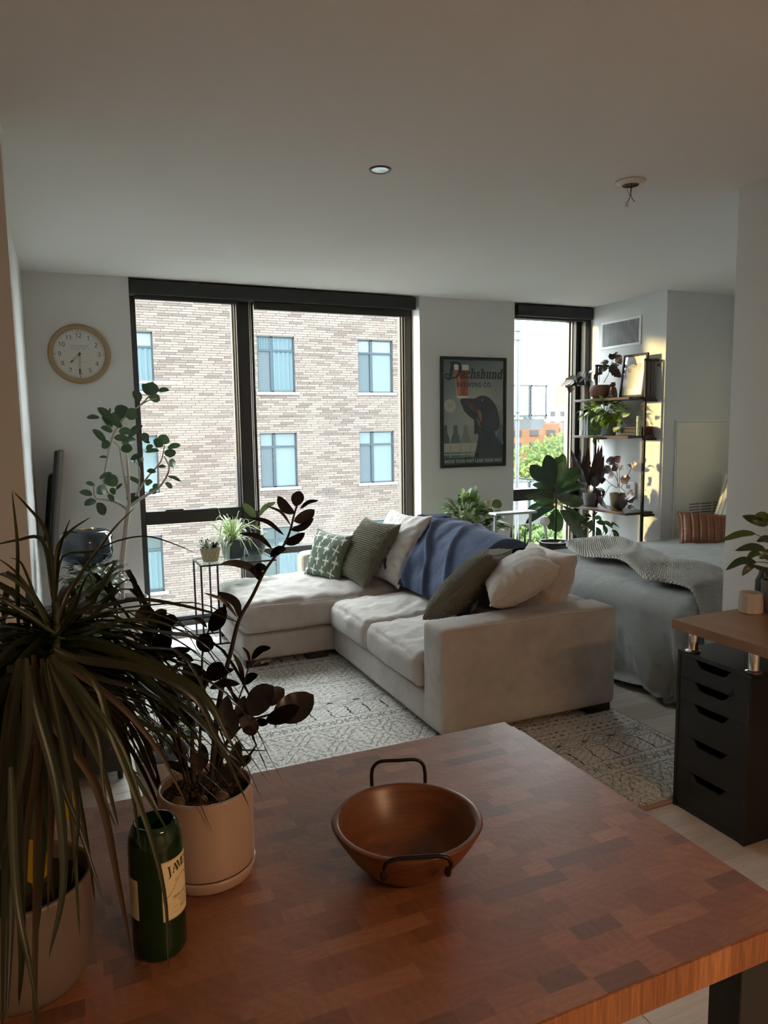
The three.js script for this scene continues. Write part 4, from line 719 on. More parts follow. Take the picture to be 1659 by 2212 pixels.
// ---------------------------------------------------------------- framed poster
{
  const pw = 0.69, ph = 1.0, t = thing('framed_poster', 'black framed beer poster of a dog balancing a glass on its nose', 'poster', [3.478, 1.768, ZW]);
  const tex = canvasTex(1024, 1500, (c, w, h) => {
    const g = c.createLinearGradient(0, 0, w, h); g.addColorStop(0, '#4d6268'); g.addColorStop(0.3, '#7c8a86'); g.addColorStop(0.55, '#a9aa9c'); g.addColorStop(1, '#4c5f64'); c.fillStyle = g; c.fillRect(0, 0, w, h);
    const rd = c.createRadialGradient(w * 0.55, h * 0.42, 60, w * 0.55, h * 0.42, w * 0.62); rd.addColorStop(0, 'rgba(200,195,175,0.85)'); rd.addColorStop(1, 'rgba(120,140,140,0)'); c.fillStyle = rd; c.fillRect(0, 0, w, h);
    // bottles and bar
    const bottle = (x, col) => { c.fillStyle = col; c.beginPath(); c.moveTo(x - 36, 930); c.lineTo(x + 36, 930); c.lineTo(x + 38, 1040); c.quadraticCurveTo(x + 78, 1110, x + 78, 1180); c.lineTo(x + 78, 1390); c.lineTo(x - 78, 1390); c.lineTo(x - 78, 1180); c.quadraticCurveTo(x - 78, 1110, x - 38, 1040); c.fill(); c.fillStyle = '#b9b9a4'; c.fillRect(x - 78, 1190, 156, 130); };
    bottle(30, '#47605f'); bottle(205, '#4f6664'); bottle(375, '#7f8379'); bottle(540, '#97988a'); bottle(980, '#4f6669');
    c.fillStyle = '#a6b0a8'; c.fillRect(0, 1340, w, 22); c.fillStyle = '#31454a'; c.fillRect(0, 1395, w, 110);
    // glass of beer
    c.fillStyle = '#e6ded0'; c.beginPath(); c.moveTo(180, 70); c.lineTo(425, 70); c.lineTo(420, 545); c.lineTo(232, 545); c.fill();
    c.fillStyle = '#b0562e'; c.beginPath(); c.moveTo(188, 145); c.lineTo(424, 145); c.lineTo(418, 512); c.lineTo(240, 512); c.fill();
    c.fillStyle = '#d08a4e'; c.fillRect(250, 190, 26, 310); c.fillStyle = '#9a4626'; c.fillRect(300, 160, 90, 345);
    // dog, looking up
    c.fillStyle = '#17181b'; c.beginPath(); c.moveTo(285, 575); c.bezierCurveTo(300, 535, 380, 545, 460, 548); c.bezierCurveTo(560, 560, 560, 520, 640, 505); c.bezierCurveTo(800, 500, 900, 640, 930, 740); c.bezierCurveTo(960, 860, 985, 940, 930, 1000); c.bezierCurveTo(900, 1040, 880, 1010, 870, 1030); c.bezierCurveTo(900, 1160, 1000, 1180, 1024, 1230); c.lineTo(1024, 1400); c.lineTo(520, 1400); c.bezierCurveTo(560, 1240, 590, 1150, 590, 1060); c.lineTo(520, 1060); c.bezierCurveTo(520, 980, 530, 900, 510, 850); c.bezierCurveTo(420, 800, 340, 740, 320, 660); c.bezierCurveTo(300, 630, 280, 610, 285, 575); c.fill();
    c.fillStyle = '#2c2d31'; c.beginPath(); c.ellipse(820, 860, 120, 175, 0.25, 0, 6.3); c.fill();
    c.fillStyle = '#5d3f35'; c.beginPath(); c.moveTo(400, 600); c.bezierCurveTo(480, 600, 570, 680, 590, 760); c.bezierCurveTo(500, 760, 420, 700, 400, 600); c.fill();
    c.fillStyle = '#a8764a'; c.beginPath(); c.moveTo(575, 700); c.bezierCurveTo(650, 720, 660, 800, 640, 900); c.bezierCurveTo(610, 860, 590, 800, 575, 700); c.fill();
    c.beginPath(); c.moveTo(545, 800); c.lineTo(600, 870); c.lineTo(640, 980); c.lineTo(600, 930); c.fill();
    c.strokeStyle = '#6f6f70'; c.lineWidth = 5; c.beginPath(); c.arc(345, 590, 38, -0.4, 1.6); c.stroke(); c.beginPath(); c.moveTo(560, 900); c.lineTo(680, 1130); c.stroke();
    c.fillStyle = '#d9d4c8'; c.beginPath(); c.arc(652, 572, 13, 0, 6.3); c.fill(); c.fillStyle = '#2a211b'; c.beginPath(); c.arc(646, 572, 8, 0, 6.3); c.fill();
    c.strokeStyle = '#4a4a48'; c.lineWidth = 3; for (let i = 0; i < 30; i++) { c.beginPath(); c.moveTo(640 + i * 12, 1380); c.lineTo(660 + i * 11, 1250 + (i % 5) * 20); c.stroke(); }
    // badge
    c.fillStyle = '#b8b5a4'; c.beginPath(); for (let i = 0; i < 60; i++) { const r = i % 2 ? 92 : 100, a = i / 60 * 6.283; c.lineTo(112 + Math.cos(a) * r, 652 + Math.sin(a) * r); } c.fill(); c.fillStyle = '#6d7470'; c.textAlign = 'center'; c.textBaseline = 'middle'; c.font = '68px serif'; c.fillText('72', 116, 655);
    // lettering
    c.save(); c.transform(1, 0, -0.2, 1, 0, 0); c.fillStyle = '#16191c'; c.textBaseline = 'alphabetic'; c.textAlign = 'left'; c.font = 'bold 330px serif'; c.fillText('D', 105, 268); c.font = 'bold 180px serif'; c.fillText('achshund', 330, 262, 720); c.lineWidth = 7; c.strokeStyle = '#16191c'; c.strokeText('achshund', 330, 262, 720); c.restore();
    c.lineWidth = 22; c.strokeStyle = '#16191c'; c.beginPath(); c.moveTo(40, 240); c.bezierCurveTo(20, 200, 110, 190, 130, 240); c.bezierCurveTo(150, 300, 40, 280, 40, 240); c.stroke();
    c.fillStyle = '#16191c'; c.textAlign = 'center'; c.textBaseline = 'middle'; c.font = 'bold 92px sans-serif'; c.fillText('BREWING CO.', 524, 352, 650);
    c.save(); c.translate(960, 545); c.rotate(Math.PI / 2); c.fillStyle = '#b4b9b2'; c.font = '84px serif'; c.fillText('EST 1972', 0, 0, 360); c.restore();
    c.fillStyle = '#c9c8bd'; c.font = 'bold 64px sans-serif'; c.fillText('MOVE YOUR FEET LOSE YOUR SEAT', w / 2, 1452, 985);
  });
  const b = 0.026;
  part('print', new THREE.PlaneGeometry(pw - 2 * b, ph - 2 * b).translate(0, 0, 0.014), std(lin(0.85, 0.85, 0.85), 0.6, { map: tex }), t);
  part('frame', merge([rbx(-pw / 2, -pw / 2 + b, -ph / 2, ph / 2, 0.002, 0.03), rbx(pw / 2 - b, pw / 2, -ph / 2, ph / 2, 0.002, 0.03), rbx(-pw / 2 + b, pw / 2 - b, ph / 2 - b, ph / 2, 0.002, 0.03), rbx(-pw / 2 + b, pw / 2 - b, -ph / 2, -ph / 2 + b, 0.002, 0.03)]), blackMetal, t);
  part('backing_board', bx(-pw / 2 + 0.01, pw / 2 - 0.01, -ph / 2 + 0.01, ph / 2 - 0.01, 0.002, 0.012), blackMetal, t);
  part('glazing', new THREE.PlaneGeometry(pw - 2 * b, ph - 2 * b).translate(0, 0, 0.02), phys(lin(1, 1, 1), 0.0, { transmission: 1, thickness: 0 }), t);
}
// ---------------------------------------------------------------- wall shelf
const SHELF = { f: 4.51, z0: -5.74, z1: -4.985 };
{
  const t = thing('shelf_unit', 'dark wood shelf unit in a black steel frame on the sunlit wall', 'shelf');
  const wood = dataTex(512, 128, (u, v) => { const k = 0.8 + noise(u * 6, v * 40, 2) * 0.5 + noise(u * 20, v * 120, 5) * 0.3; return [0.085 * k, 0.052 * k, 0.036 * k]; });
  const wm = std(lin(1, 1, 1), 0.32, { map: wood });
  for (const y of [1.878, 1.541, 0.862, 0.38]) part('shelf_board', metreUV(rbx(SHELF.f, XR - 0.015, y - 0.022, y, SHELF.z0, SHELF.z1, 0.002), 1, 4, true), wm, t);
  const steel = std(lin(0.02, 0.018, 0.017), 0.4, { metalness: 0.4 });
  for (const z of [SHELF.z1 + 0.008, SHELF.z0 + 0.12]) part('frame', merge([rbx(4.672, 4.694, 0, 2.205, z - 0.011, z + 0.011, 0.002), rbx(4.672, XR - 0.008, 2.185, 2.207, z - 0.011, z + 0.011, 0.002), ...[1.856, 1.519, 0.84, 0.358].map((y) => rbx(4.672, XR - 0.008, y - 0.02, y, z - 0.008, z + 0.008, 0.002))]), steel, t);
  part('bracket', rbx(XR - 0.008, XR, 2.14, 2.165, SHELF.z1, SHELF.z1 + 0.03, 0.002), std(lin(0.35, 0.25, 0.1), 0.3, { metalness: 1 }), t);
}
const S1 = 1.8785, S2 = 1.5415, S3 = 0.8625;
{ // picture frame leaning on the top shelf, and records behind it
  const P = onX(1352, 815, 4.68), t = thing('leaning_picture_frame', 'black picture frame with reflective glass leaning on the top shelf', 'picture', [4.675, S1 + 0.001, -5.14], 0);
  const w = 0.30, h = 0.385, b = 0.02, g = new THREE.Group(); void P; t.rotation.set(0, -Math.PI / 2, 0);
  void g; const tilt = (q) => q.rotateX(-0.13);
  part('frame', tilt(merge([rbx(-w / 2, -w / 2 + b, 0, h, -0.01, 0.012), rbx(w / 2 - b, w / 2, 0, h, -0.01, 0.012), rbx(-w / 2 + b, w / 2 - b, 0, b, -0.01, 0.012), rbx(-w / 2 + b, w / 2 - b, h - b, h, -0.01, 0.012)])), blackMetal, t);
  part('mat_board', tilt(bx(-w / 2 + b, w / 2 - b, b, h - b, -0.006, -0.001)), std(lin(0.78, 0.76, 0.72), 0.6), t);
  part('print', tilt(bx(-0.075, 0.075, 0.08, 0.3, -0.001, 0.0005)), std(lin(0.62, 0.6, 0.52), 0.5), t);
  part('glazing', tilt(bx(-w / 2 + b, w / 2 - b, b, h - b, 0.004, 0.0055)), phys(lin(1, 1, 1), 0.0, { transmission: 1, thickness: 0, ior: 1.9 }), t);
  const R = rng(3); const cols = [[0.3, 0.28, 0.25], [0.05, 0.04, 0.04], [0.35, 0.2, 0.12], [0.12, 0.12, 0.14], [0.4, 0.36, 0.3], [0.08, 0.03, 0.03], [0.25, 0.22, 0.2]];
  cols.forEach((c, i) => { const m = single('record_sleeve', rbx(4.752 + i * 0.0075, 4.757 + i * 0.0075, S1 + 0.001, S1 + 0.312, -5.17 + R() * 0.01, -4.999 + R() * 0.008, 0.001, 1), std(lin(...c), 0.5), ['grey', 'black', 'brown', 'slate', 'cream', 'maroon', 'taupe'][i] + ' record sleeve in the row behind the picture frame', 'record sleeve', 'record sleeves on the top shelf'); void m; });
}
{ // wooden figure
  const c = onX(1328, 852, 4.64), t = thing('carved_animal_figure', 'carved reddish wooden animal figure sitting on the top shelf', 'figurine', [4.62, S1 + 0.001, c.z]);
  const m = std(lin(0.11, 0.035, 0.02), 0.32);
  part('body', merge([lathe([[0, 0], [0.036, 0.0], [0.04, 0.012], [0.038, 0.045], [0.03, 0.08], [0.022, 0.1], [0, 0.104]], 24), new THREE.SphereGeometry(0.017, 14, 10).scale(0.9, 0.8, 1.4).translate(-0.024, 0.014, 0.024), new THREE.SphereGeometry(0.017, 14, 10).scale(0.9, 0.8, 1.4).translate(-0.024, 0.014, -0.024)]), m, t);
  part('head', merge([new THREE.SphereGeometry(0.024, 18, 14).scale(1, 0.95, 1.1).translate(-0.004, 0.122, 0), new THREE.SphereGeometry(0.013, 12, 10).scale(1.3, 0.8, 1.1).translate(-0.025, 0.116, 0)]), m, t);
  for (const s of [-1, 1]) part('ear', new THREE.ConeGeometry(0.01, 0.026, 10).rotateX(s * 0.9).translate(0, 0.139, s * 0.021), m, t);
  part('belly_grooves', merge([0.03, 0.045, 0.06].map((y) => new THREE.TorusGeometry(0.035 - y * 0.12, 0.0022, 6, 28).rotateX(Math.PI / 2).translate(0, y, 0))), std(lin(0.05, 0.015, 0.01), 0.4), t);
}
{ // books standing and lying on the middle shelf
  const spec = [[0.021, 0.235, [0.55, 0.58, 0.60], 'grey white'], [0.022, 0.232, [0.42, 0.25, 0.14], 'orange brown'], [0.012, 0.236, [0.02, 0.02, 0.02], 'thin black'], [0.02, 0.205, [0.36, 0.34, 0.36], 'mauve grey'], [0.014, 0.21, [0.03, 0.035, 0.05], 'navy'], [0.018, 0.208, [0.42, 0.50, 0.55], 'pale blue']];
  let z = onX(1251, 935, 4.53).z - 0.005;
  spec.forEach(([w, h, c, n]) => {
    const t = thing('book', n + ' book standing at the window end of the middle shelf', 'book', [4.535, S2 + 0.001, z + w / 2], 0, 'books standing on the middle shelf');
    part('cover', merge([rbx(0, 0.16, 0, h, -w / 2, -w / 2 + 0.0025, 0.001, 1), rbx(0, 0.16, 0, h, w / 2 - 0.0025, w / 2, 0.001, 1), rbx(0, 0.004, 0, h, -w / 2, w / 2, 0.0015, 1)]), std(lin(...c), 0.5), t);
    part('pages', bx(0.004, 0.156, 0.003, h - 0.003, -w / 2 + 0.0025, w / 2 - 0.0025), std(lin(0.6, 0.56, 0.48), 0.9), t);
    part('spine_title', bx(-0.0006, 0, h * 0.2, h * 0.62, -w * 0.18, w * 0.18), std(lin(...c.map((k) => (k > 0.3 ? k * 0.35 : 0.5))), 0.5), t);
    z += w + 0.003;
  });
  [[0, 0.026, [0.02, 0.014, 0.014], 'black'], [0.027, 0.03, [0.015, 0.012, 0.013], 'glossy black'], [0.058, 0.02, [0.03, 0.007, 0.009], 'dark maroon']].forEach(([y, h, c, n]) => {
    const t = thing('book', n + ' book lying flat in the stack by the shelf post', 'book', [4.605, S2 + 0.001 + y, -5.19], 0, 'books lying on the middle shelf');
    part('cover', merge([rbx(0, 0.2, 0, 0.003, 0, 0.19, 0.001, 1), rbx(0, 0.2, h - 0.003, h, 0, 0.19, 0.001, 1), rbx(0, 0.004, 0, h, 0, 0.19, 0.001, 1)]), std(lin(...c), 0.35), t);
    part('pages', bx(0.004, 0.196, 0.003, h - 0.003, 0.004, 0.187), std(lin(0.13, 0.012, 0.018), 0.8), t);
  });
  const pc = onX(1378, 935, 4.54), g = dataTex(128, 256, (u, v) => { const n = noise(u * 12, v * 22, 3); return n > 0.05 ? [0.42, 0.46, 0.22] : n > -0.2 ? [0.2, 0.26, 0.1] : [0.55, 0.56, 0.42]; });
  const t = thing('patterned_candle', 'tall green patterned glass candle on the middle shelf', 'candle', [4.548, S2 + 0.001, pc.z]);
  part('candle_glass', lathe([[0, 0], [0.022, 0], [0.0225, 0.003], [0.0225, 0.168], [0.02, 0.17], [0.02, 0.15], [0, 0.15]], 28), std(lin(1, 1, 1), 0.25, { map: g }), t);
  part('wick', new THREE.CylinderGeometry(0.001, 0.001, 0.014, 6).translate(0, 0.157, 0), std(lin(0.05, 0.04, 0.03), 0.8), t);
}
{ // thermostat
  const t = thing('thermostat', 'white wall thermostat with a small grey screen behind the lower shelf plants', 'thermostat', [XR, 1.03, -5.27]);
  part('case', rbx(-0.026, 0, -0.075, 0.075, -0.06, 0.06, 0.012, 3), trimPaint, t);
  part('display', rbx(-0.028, -0.025, 0.015, 0.05, -0.048, 0.005, 0.002), std(lin(0.22, 0.26, 0.24), 0.3), t);
}
// ---------------------------------------------------------------- television on a wall arm, media console, dome lamp
{
  const t = thing('television', 'thin black television seen edge on, mounted on the left wall', 'television', [0, 0, 0]);
  const T = at(126, 975, 5.05), Bm = at(104, 1290, 5.05), x = T.x; void Bm;
  const y1 = T.y, y0 = y1 - 0.72, zc = T.z, yaw = -0.075, len = 1.26;
  const rot = (g) => g.translate(-x, -y1, -zc).rotateZ(-0.12).rotateY(yaw).translate(x, y1, zc);
  part('panel', rot(rbx(x - 0.026, x - 0.004, y0, y1, zc - len, zc, 0.004)), std(lin(0.005, 0.005, 0.0055), 0.6), t);
  part('bezel', rot(rbx(x - 0.005, x + 0.012, y0, y1, zc - len, zc + 0.002, 0.003)), std(lin(0.06, 0.062, 0.065), 0.5), t);
  part('screen', rot(bx(x + 0.0122, x + 0.0128, y0 + 0.01, y1 - 0.01, zc - len + 0.01, zc - 0.01)), std(lin(0.01, 0.01, 0.012), 0.15), t);
  part('back_cover', rot(softBox(0.06, 0.5, 0.9, 0.028, { nx: 8, ny: 16, nz: 20 }).translate(x - 0.045, (y0 + y1) / 2 - 0.06, zc - len / 2)), std(lin(0.005, 0.005, 0.0055), 0.6), t);
  const zm = zc - 0.55, ym = (y0 + y1) / 2;
  part('wall_plate', rbx(-0.199, -0.18, ym - 0.2, ym + 0.22, zm - 0.04, zm + 0.04, 0.004), blackMetal, t);
  part('mount_arm', merge([rbx(-0.18, x - 0.07, ym - 0.03, ym + 0.01, zm - 0.02, zm + 0.02, 0.004), rbx(-0.18, x - 0.07, ym + 0.06, ym + 0.1, zm - 0.02, zm + 0.02, 0.004), rbx(x - 0.1, x - 0.06, ym - 0.12, ym + 0.16, zm - 0.06, zm + 0.06, 0.004)]), blackMetal, t);
  for (const [d, s] of [[0.0, 0.03], [0.05, -0.02], [-0.04, 0.05]]) part('cable', tube([new V3(x - 0.06, ym + 0.1 + d, zm + s), new V3(x - 0.1, ym + 0.15 + d, zm + s), new V3(-0.16, ym + 0.05 + d, zm + s * 2), new V3(-0.13, ym - 0.15, zm + s), new V3(-0.15, ym - 0.4, zm), new V3(-0.12, 0.55, zm - 0.1)], 0.004, 40, 6), blackMetal, t);
}
{
  const t = thing('media_console', 'low black media console along the left wall behind the plants', 'console');
  const m = std(lin(0.02, 0.019, 0.018), 0.45), x0 = -0.19, x1 = 0.2, z0 = -5.25, z1 = -3.5, h = 0.5;
  part('carcass', merge([rbx(x0, x1, h - 0.025, h, z0, z1, 0.003), rbx(x0, x1, 0.06, 0.085, z0, z1, 0.003), rbx(x0, x1, 0.085, h - 0.025, z0, z0 + 0.025, 0.003), rbx(x0, x1, 0.085, h - 0.025, z1 - 0.025, z1, 0.003), bx(x0, x0 + 0.01, 0.085, h - 0.025, z0, z1)]), m, t);
  for (let i = 0; i < 3; i++) { const a = z0 + 0.03 + i * 0.567, d = part('door', rbx(x1 - 0.02, x1 - 0.002, 0.09, h - 0.03, a, a + 0.555, 0.003), m, t); part('handle', rbx(x1 - 0.002, x1 + 0.012, 0.36, 0.42, a + 0.5, a + 0.51, 0.002), blackMetal, d); }
  for (const z of [z0 + 0.05, z1 - 0.05]) for (const x of [x0 + 0.04, x1 - 0.04]) part('leg', new THREE.CylinderGeometry(0.016, 0.012, 0.06, 12).translate(x, 0.03, z), blackMetal, t);
}
{
  const t = thing('smoked_glass_lamp', 'table lamp with a squat smoked blue glass dome and brass cap', 'lamp', [0.105, 0.5, -5.07]);
  const sm = phys(lin(0.16, 0.20, 0.25), 0.03, { transmission: 0.88, thickness: 0, ior: 1.5 });
  part('glass_dome', lathe([[0.03, 0.52], [0.07, 0.519], [0.125, 0.512], [0.15, 0.495], [0.161, 0.465], [0.168, 0.42], [0.17, 0.37], [0.165, 0.335], [0.145, 0.31], [0.1, 0.298], [0.05, 0.295]], 64), sm, t);
  part('cap', lathe([[0, 0.528], [0.045, 0.528], [0.048, 0.524], [0.048, 0.52], [0, 0.52]], 32), std(lin(0.62, 0.5, 0.3), 0.25, { metalness: 0.9 }), t);
  part('socket', lathe([[0, 0.36], [0.018, 0.36], [0.02, 0.295], [0.014, 0.2], [0, 0.2]], 24), std(lin(0.3, 0.23, 0.12), 0.3, { metalness: 0.9 }), t);
  part('bulb', new THREE.SphereGeometry(0.03, 20, 14).scale(1, 1.3, 1).translate(0, 0.41, 0), phys(lin(0.95, 0.9, 0.8), 0.02, { transmission: 0.9, thickness: 0 }), t);
  part('base', lathe([[0, 0], [0.085, 0], [0.09, 0.01], [0.06, 0.03], [0.03, 0.1], [0.028, 0.24], [0.05, 0.295], [0, 0.297]], 40), std(lin(0.03, 0.03, 0.03), 0.35), t);
}
// glass topped side table by the window
{
  const t = thing('glass_side_table', 'slim black steel side table with a glass top by the window', 'table');
  const x0 = 0.885, x1 = 1.47, z0 = -5.80, z1 = -5.455, h = 0.64, s = 0.013;
  const b = (X0, X1, Y0, Y1, Z0, Z1) => rbx(X0, X1, Y0, Y1, Z0, Z1, 0.001, 1);
  part('frame', merge([b(x0, x1, h - s, h, z0, z0 + s), b(x0, x1, h - s, h, z1 - s, z1), b(x0, x0 + s, h - s, h, z0 + s, z1 - s), b(x1 - s, x1, h - s, h, z0 + s, z1 - s)]), blackMetal, t);
  for (const z of [z0, z1 - s]) part('base_bar', b(x0, x1 - 0.1, 0.016, 0.016 + s, z, z + s), blackMetal, t);
  for (const x of [x0, x0 + 0.122]) for (const z of [z0, z1 - s]) part('leg', b(x, x + s, 0.016, h - s, z, z + s), blackMetal, t);
  part('glass_top', bx(x0 + s, x1 - s, h - 0.008, h - 0.001, z0 + s, z1 - s), phys(lin(0.85, 0.93, 0.92), 0.0, { transmission: 0.95, thickness: 0, ior: 1.5 }), t);
}
// ---------------------------------------------------------------- plants
const veinTex = dataTex(128, 256, (u, v) => { const m = Math.abs(u - 0.5), s = Math.abs(((v * 9 - m * 5) % 1 + 1) % 1 - 0.5); const k = 0.66 + 0.34 * Math.exp(-m * m * 1500) + 0.16 * Math.exp(-s * s * 260) + noise(u * 20, v * 40, 3) * 0.08; return [k, k, k]; }, true, false);
const stripeLeaf = dataTex(64, 64, (u) => { const m = Math.abs(u - 0.5); return m > 0.27 ? [0.86, 0.88, 0.70] : [0.24, 0.38, 0.08]; }, true, false);
const leafMat = (r, g, b, rough = 0.45, trans = 0.25, o = {}) => phys(lin(r, g, b), rough, { map: veinTex, transmission: trans, thickness: 0, ...o });
const stemMat = (r, g, b) => std(lin(r, g, b), 0.7);
const soilTex = dataTex(256, 256, (u, v) => { const k = 0.7 + noise(u * 70, v * 70, 2) * 0.9 + noise(u * 25, v * 25, 5) * 0.4; return [0.045 * k, 0.028 * k, 0.018 * k]; });
const soilMat = std(lin(1, 1, 1), 0.95, { map: soilTex });
function soilGeo(r, y, seed = 0) { return surface((u, v) => { const a = u * Math.PI * 2, q = v * r; return new V3(Math.cos(a) * q, y + 0.006 * fbm(Math.cos(a) * q * 60 + seed, Math.sin(a) * q * 60, 1, 2) * (v < 0.98 ? 1 : 0), Math.sin(a) * q); }, 40, 14); }
function pot(parent, prof, mat, soilR, soilY, seed) { part('pot', lathe(prof, 56), mat, parent); if (soilR) part('soil', soilGeo(soilR, soilY, seed), soilMat, parent); }
const wallPot = (r0, r1, h, t = 0.006) => [[0, 0], [r0 - 0.004, 0], [r0, 0.004], [mix(r0, r1, 0.5) + 0.001, h * 0.5], [r1, h - 0.003], [r1 - 0.002, h], [r1 - t, h], [r1 - t, h - 0.004], [r0 - t, t], [0, t]];

// leaves and stems traced as pixels and set at the plant's own distance
function traced(parent, where, sc, leaves, o) {
  const R = rng(o.seed ?? 1), base = parent.position.clone();
  const P = (x, y, dz = 0) => where(sc.x + x * sc.s, sc.y + y * sc.s, dz).sub(base);
  for (const L of leaves) {
    const w = L[L.length - 1], q = L.slice(0, -1), n = q.length / 2, pts = [], d0 = (R() - 0.5) * (o.spread ?? 0.05), d1 = d0 + (R() - 0.5) * (o.reach ?? 0.1);
    for (let i = 0; i < n; i++) pts.push(P(q[i * 2], q[i * 2 + 1], mix(d0, d1, i / (n - 1))));
    if (n === 2) { const m = pts[0].clone().lerp(pts[1], 0.5); m.y += (o.arch ?? 0.06) * pts[0].distanceTo(pts[1]); pts.splice(1, 0, m); }
    const c = pts[1].clone().add(base), size = w * (o.fat ?? 1) * sc.s * depthOf(c) / FOCAL, nrm = camPos.clone().sub(c).normalize().add(new V3((R() - 0.5) * (o.tilt ?? 0.9), (R() - 0.2) * (o.tilt ?? 0.9), (R() - 0.5) * (o.tilt ?? 0.9)));
    const mats = Array.isArray(o.mat) ? o.mat : [o.mat];
    part('leaf', leafGeo(pts, size, { shape: o.shape, normal: nrm, fold: o.fold ?? 0.2, wave: o.wave ?? 0.04, n: o.n ?? 10, m: 4 }), mats[Math.floor(R() * mats.length)], parent);
  }
}
function tracedStems(parent, where, sc, stems, mat) {
  const base = parent.position.clone();
  for (const S of stems) { const r0 = S[S.length - 2], r1 = S[S.length - 1], q = S.slice(0, -2), pts = []; for (let i = 0; i < q.length; i += 2) pts.push(where(sc.x + q[i] * sc.s, sc.y + q[i + 1] * sc.s, 0).sub(base)); const k = sc.s * depthOf(pts[0].clone().add(base)) / FOCAL; part('stem', tube(pts, (t) => mix(r0, r1, t) * k, 12 + pts.length * 4, 8), mat, parent); }
}
// leaves sprayed from a crown: arching blades
function spray(parent, c, n, o) {
  const R = rng(o.seed), mats = Array.isArray(o.mat) ? o.mat : [o.mat];
  for (let i = 0; i < n; i++) {
    const a = (o.a0 ?? 0) + R() * (o.a1 ?? 6.283), el = mix(o.e0, o.e1, R()), L = mix(o.l0, o.l1, R()), d = new V3(Math.cos(a) * Math.cos(el), Math.sin(el), Math.sin(a) * Math.cos(el)), g = o.droop ?? 0.6;
    const s = new V3(c.x + (R() - 0.5) * (o.jit ?? 0.01), c.y + (R() - 0.5) * (o.jity ?? 0), c.z + (R() - 0.5) * (o.jit ?? 0.01)), pts = [];
    for (let k = 0; k <= 4; k++) { const t = k / 4, p = s.clone().addScaledVector(d, L * t); p.y -= g * L * t * t * (0.6 + 0.6 * R()); if (o.minY !== undefined) p.y = Math.max(p.y, o.minY); pts.push(p); }
    part('leaf', leafGeo(pts, mix(o.w0, o.w1, R()), { shape: o.shape, normal: new V3(0, 1, 0).addScaledVector(d, -0.4), fold: o.fold ?? 0.25, wave: o.wave ?? 0, n: o.n ?? 9, m: o.m ?? 4, roll: (R() - 0.5) * (o.twist ?? 0.6) }), mats[Math.floor(R() * mats.length)], parent);
  }
}
// leaves on stalks all over a rounded bush
function bush(parent, c, rad, n, o) {
  const R = rng(o.seed), mats = Array.isArray(o.mat) ? o.mat : [o.mat], stalks = [];
  for (let i = 0; i < n; i++) {
    const u = mix(o.lo ?? -0.2, 1, R()), a = R() * 6.283, s = Math.sqrt(Math.max(0, 1 - u * u)), k = 0.55 + 0.5 * R(), d = new V3(Math.cos(a) * s, u, Math.sin(a) * s), p = new V3(c.x + d.x * rad[0] * k, c.y + d.y * rad[1] * k, c.z + d.z * rad[2] * k);
    const L = mix(o.l0, o.l1, R()), out = d.clone().add(new V3((R() - 0.5) * 0.8, -0.25 + (R() - 0.5) * 0.6 - (o.hang ?? 0), (R() - 0.5) * 0.8)).normalize(), q = p.clone().addScaledVector(out, L), m = p.clone().lerp(q, 0.5); m.y += L * 0.12;
    part('leaf', leafGeo([p, m, q], L * (o.ratio ?? 0.55), { shape: o.shape ?? 'ovate', normal: d.clone().add(new V3(0, 0.8, 0)), fold: 0.2, wave: o.wave ?? 0.05, n: 6, m: 4 }), mats[Math.floor(R() * mats.length)], parent);
    stalks.push(tube([new V3(c.x + (R() - 0.5) * 0.02, c.y - rad[1] * (o.root ?? 0.5), c.z + (R() - 0.5) * 0.02), new V3(mix(c.x, p.x, 0.6), mix(c.y, p.y, 0.5), mix(c.z, p.z, 0.6)), p], o.stalk ?? 0.0015, 6, 4));
  }
  part('stalks', merge(stalks), o.stalkMat ?? stemMat(0.12, 0.16, 0.05), parent);
}
const onDepth = (d) => (x, y, dz = 0) => at(x, y, d + dz);
const onPlaneZ = (z) => (x, y, dz = 0) => onZ(x, y, z + dz);
const onPlaneX = (xx) => (x, y, dz = 0) => onX(x, y, xx + dz);

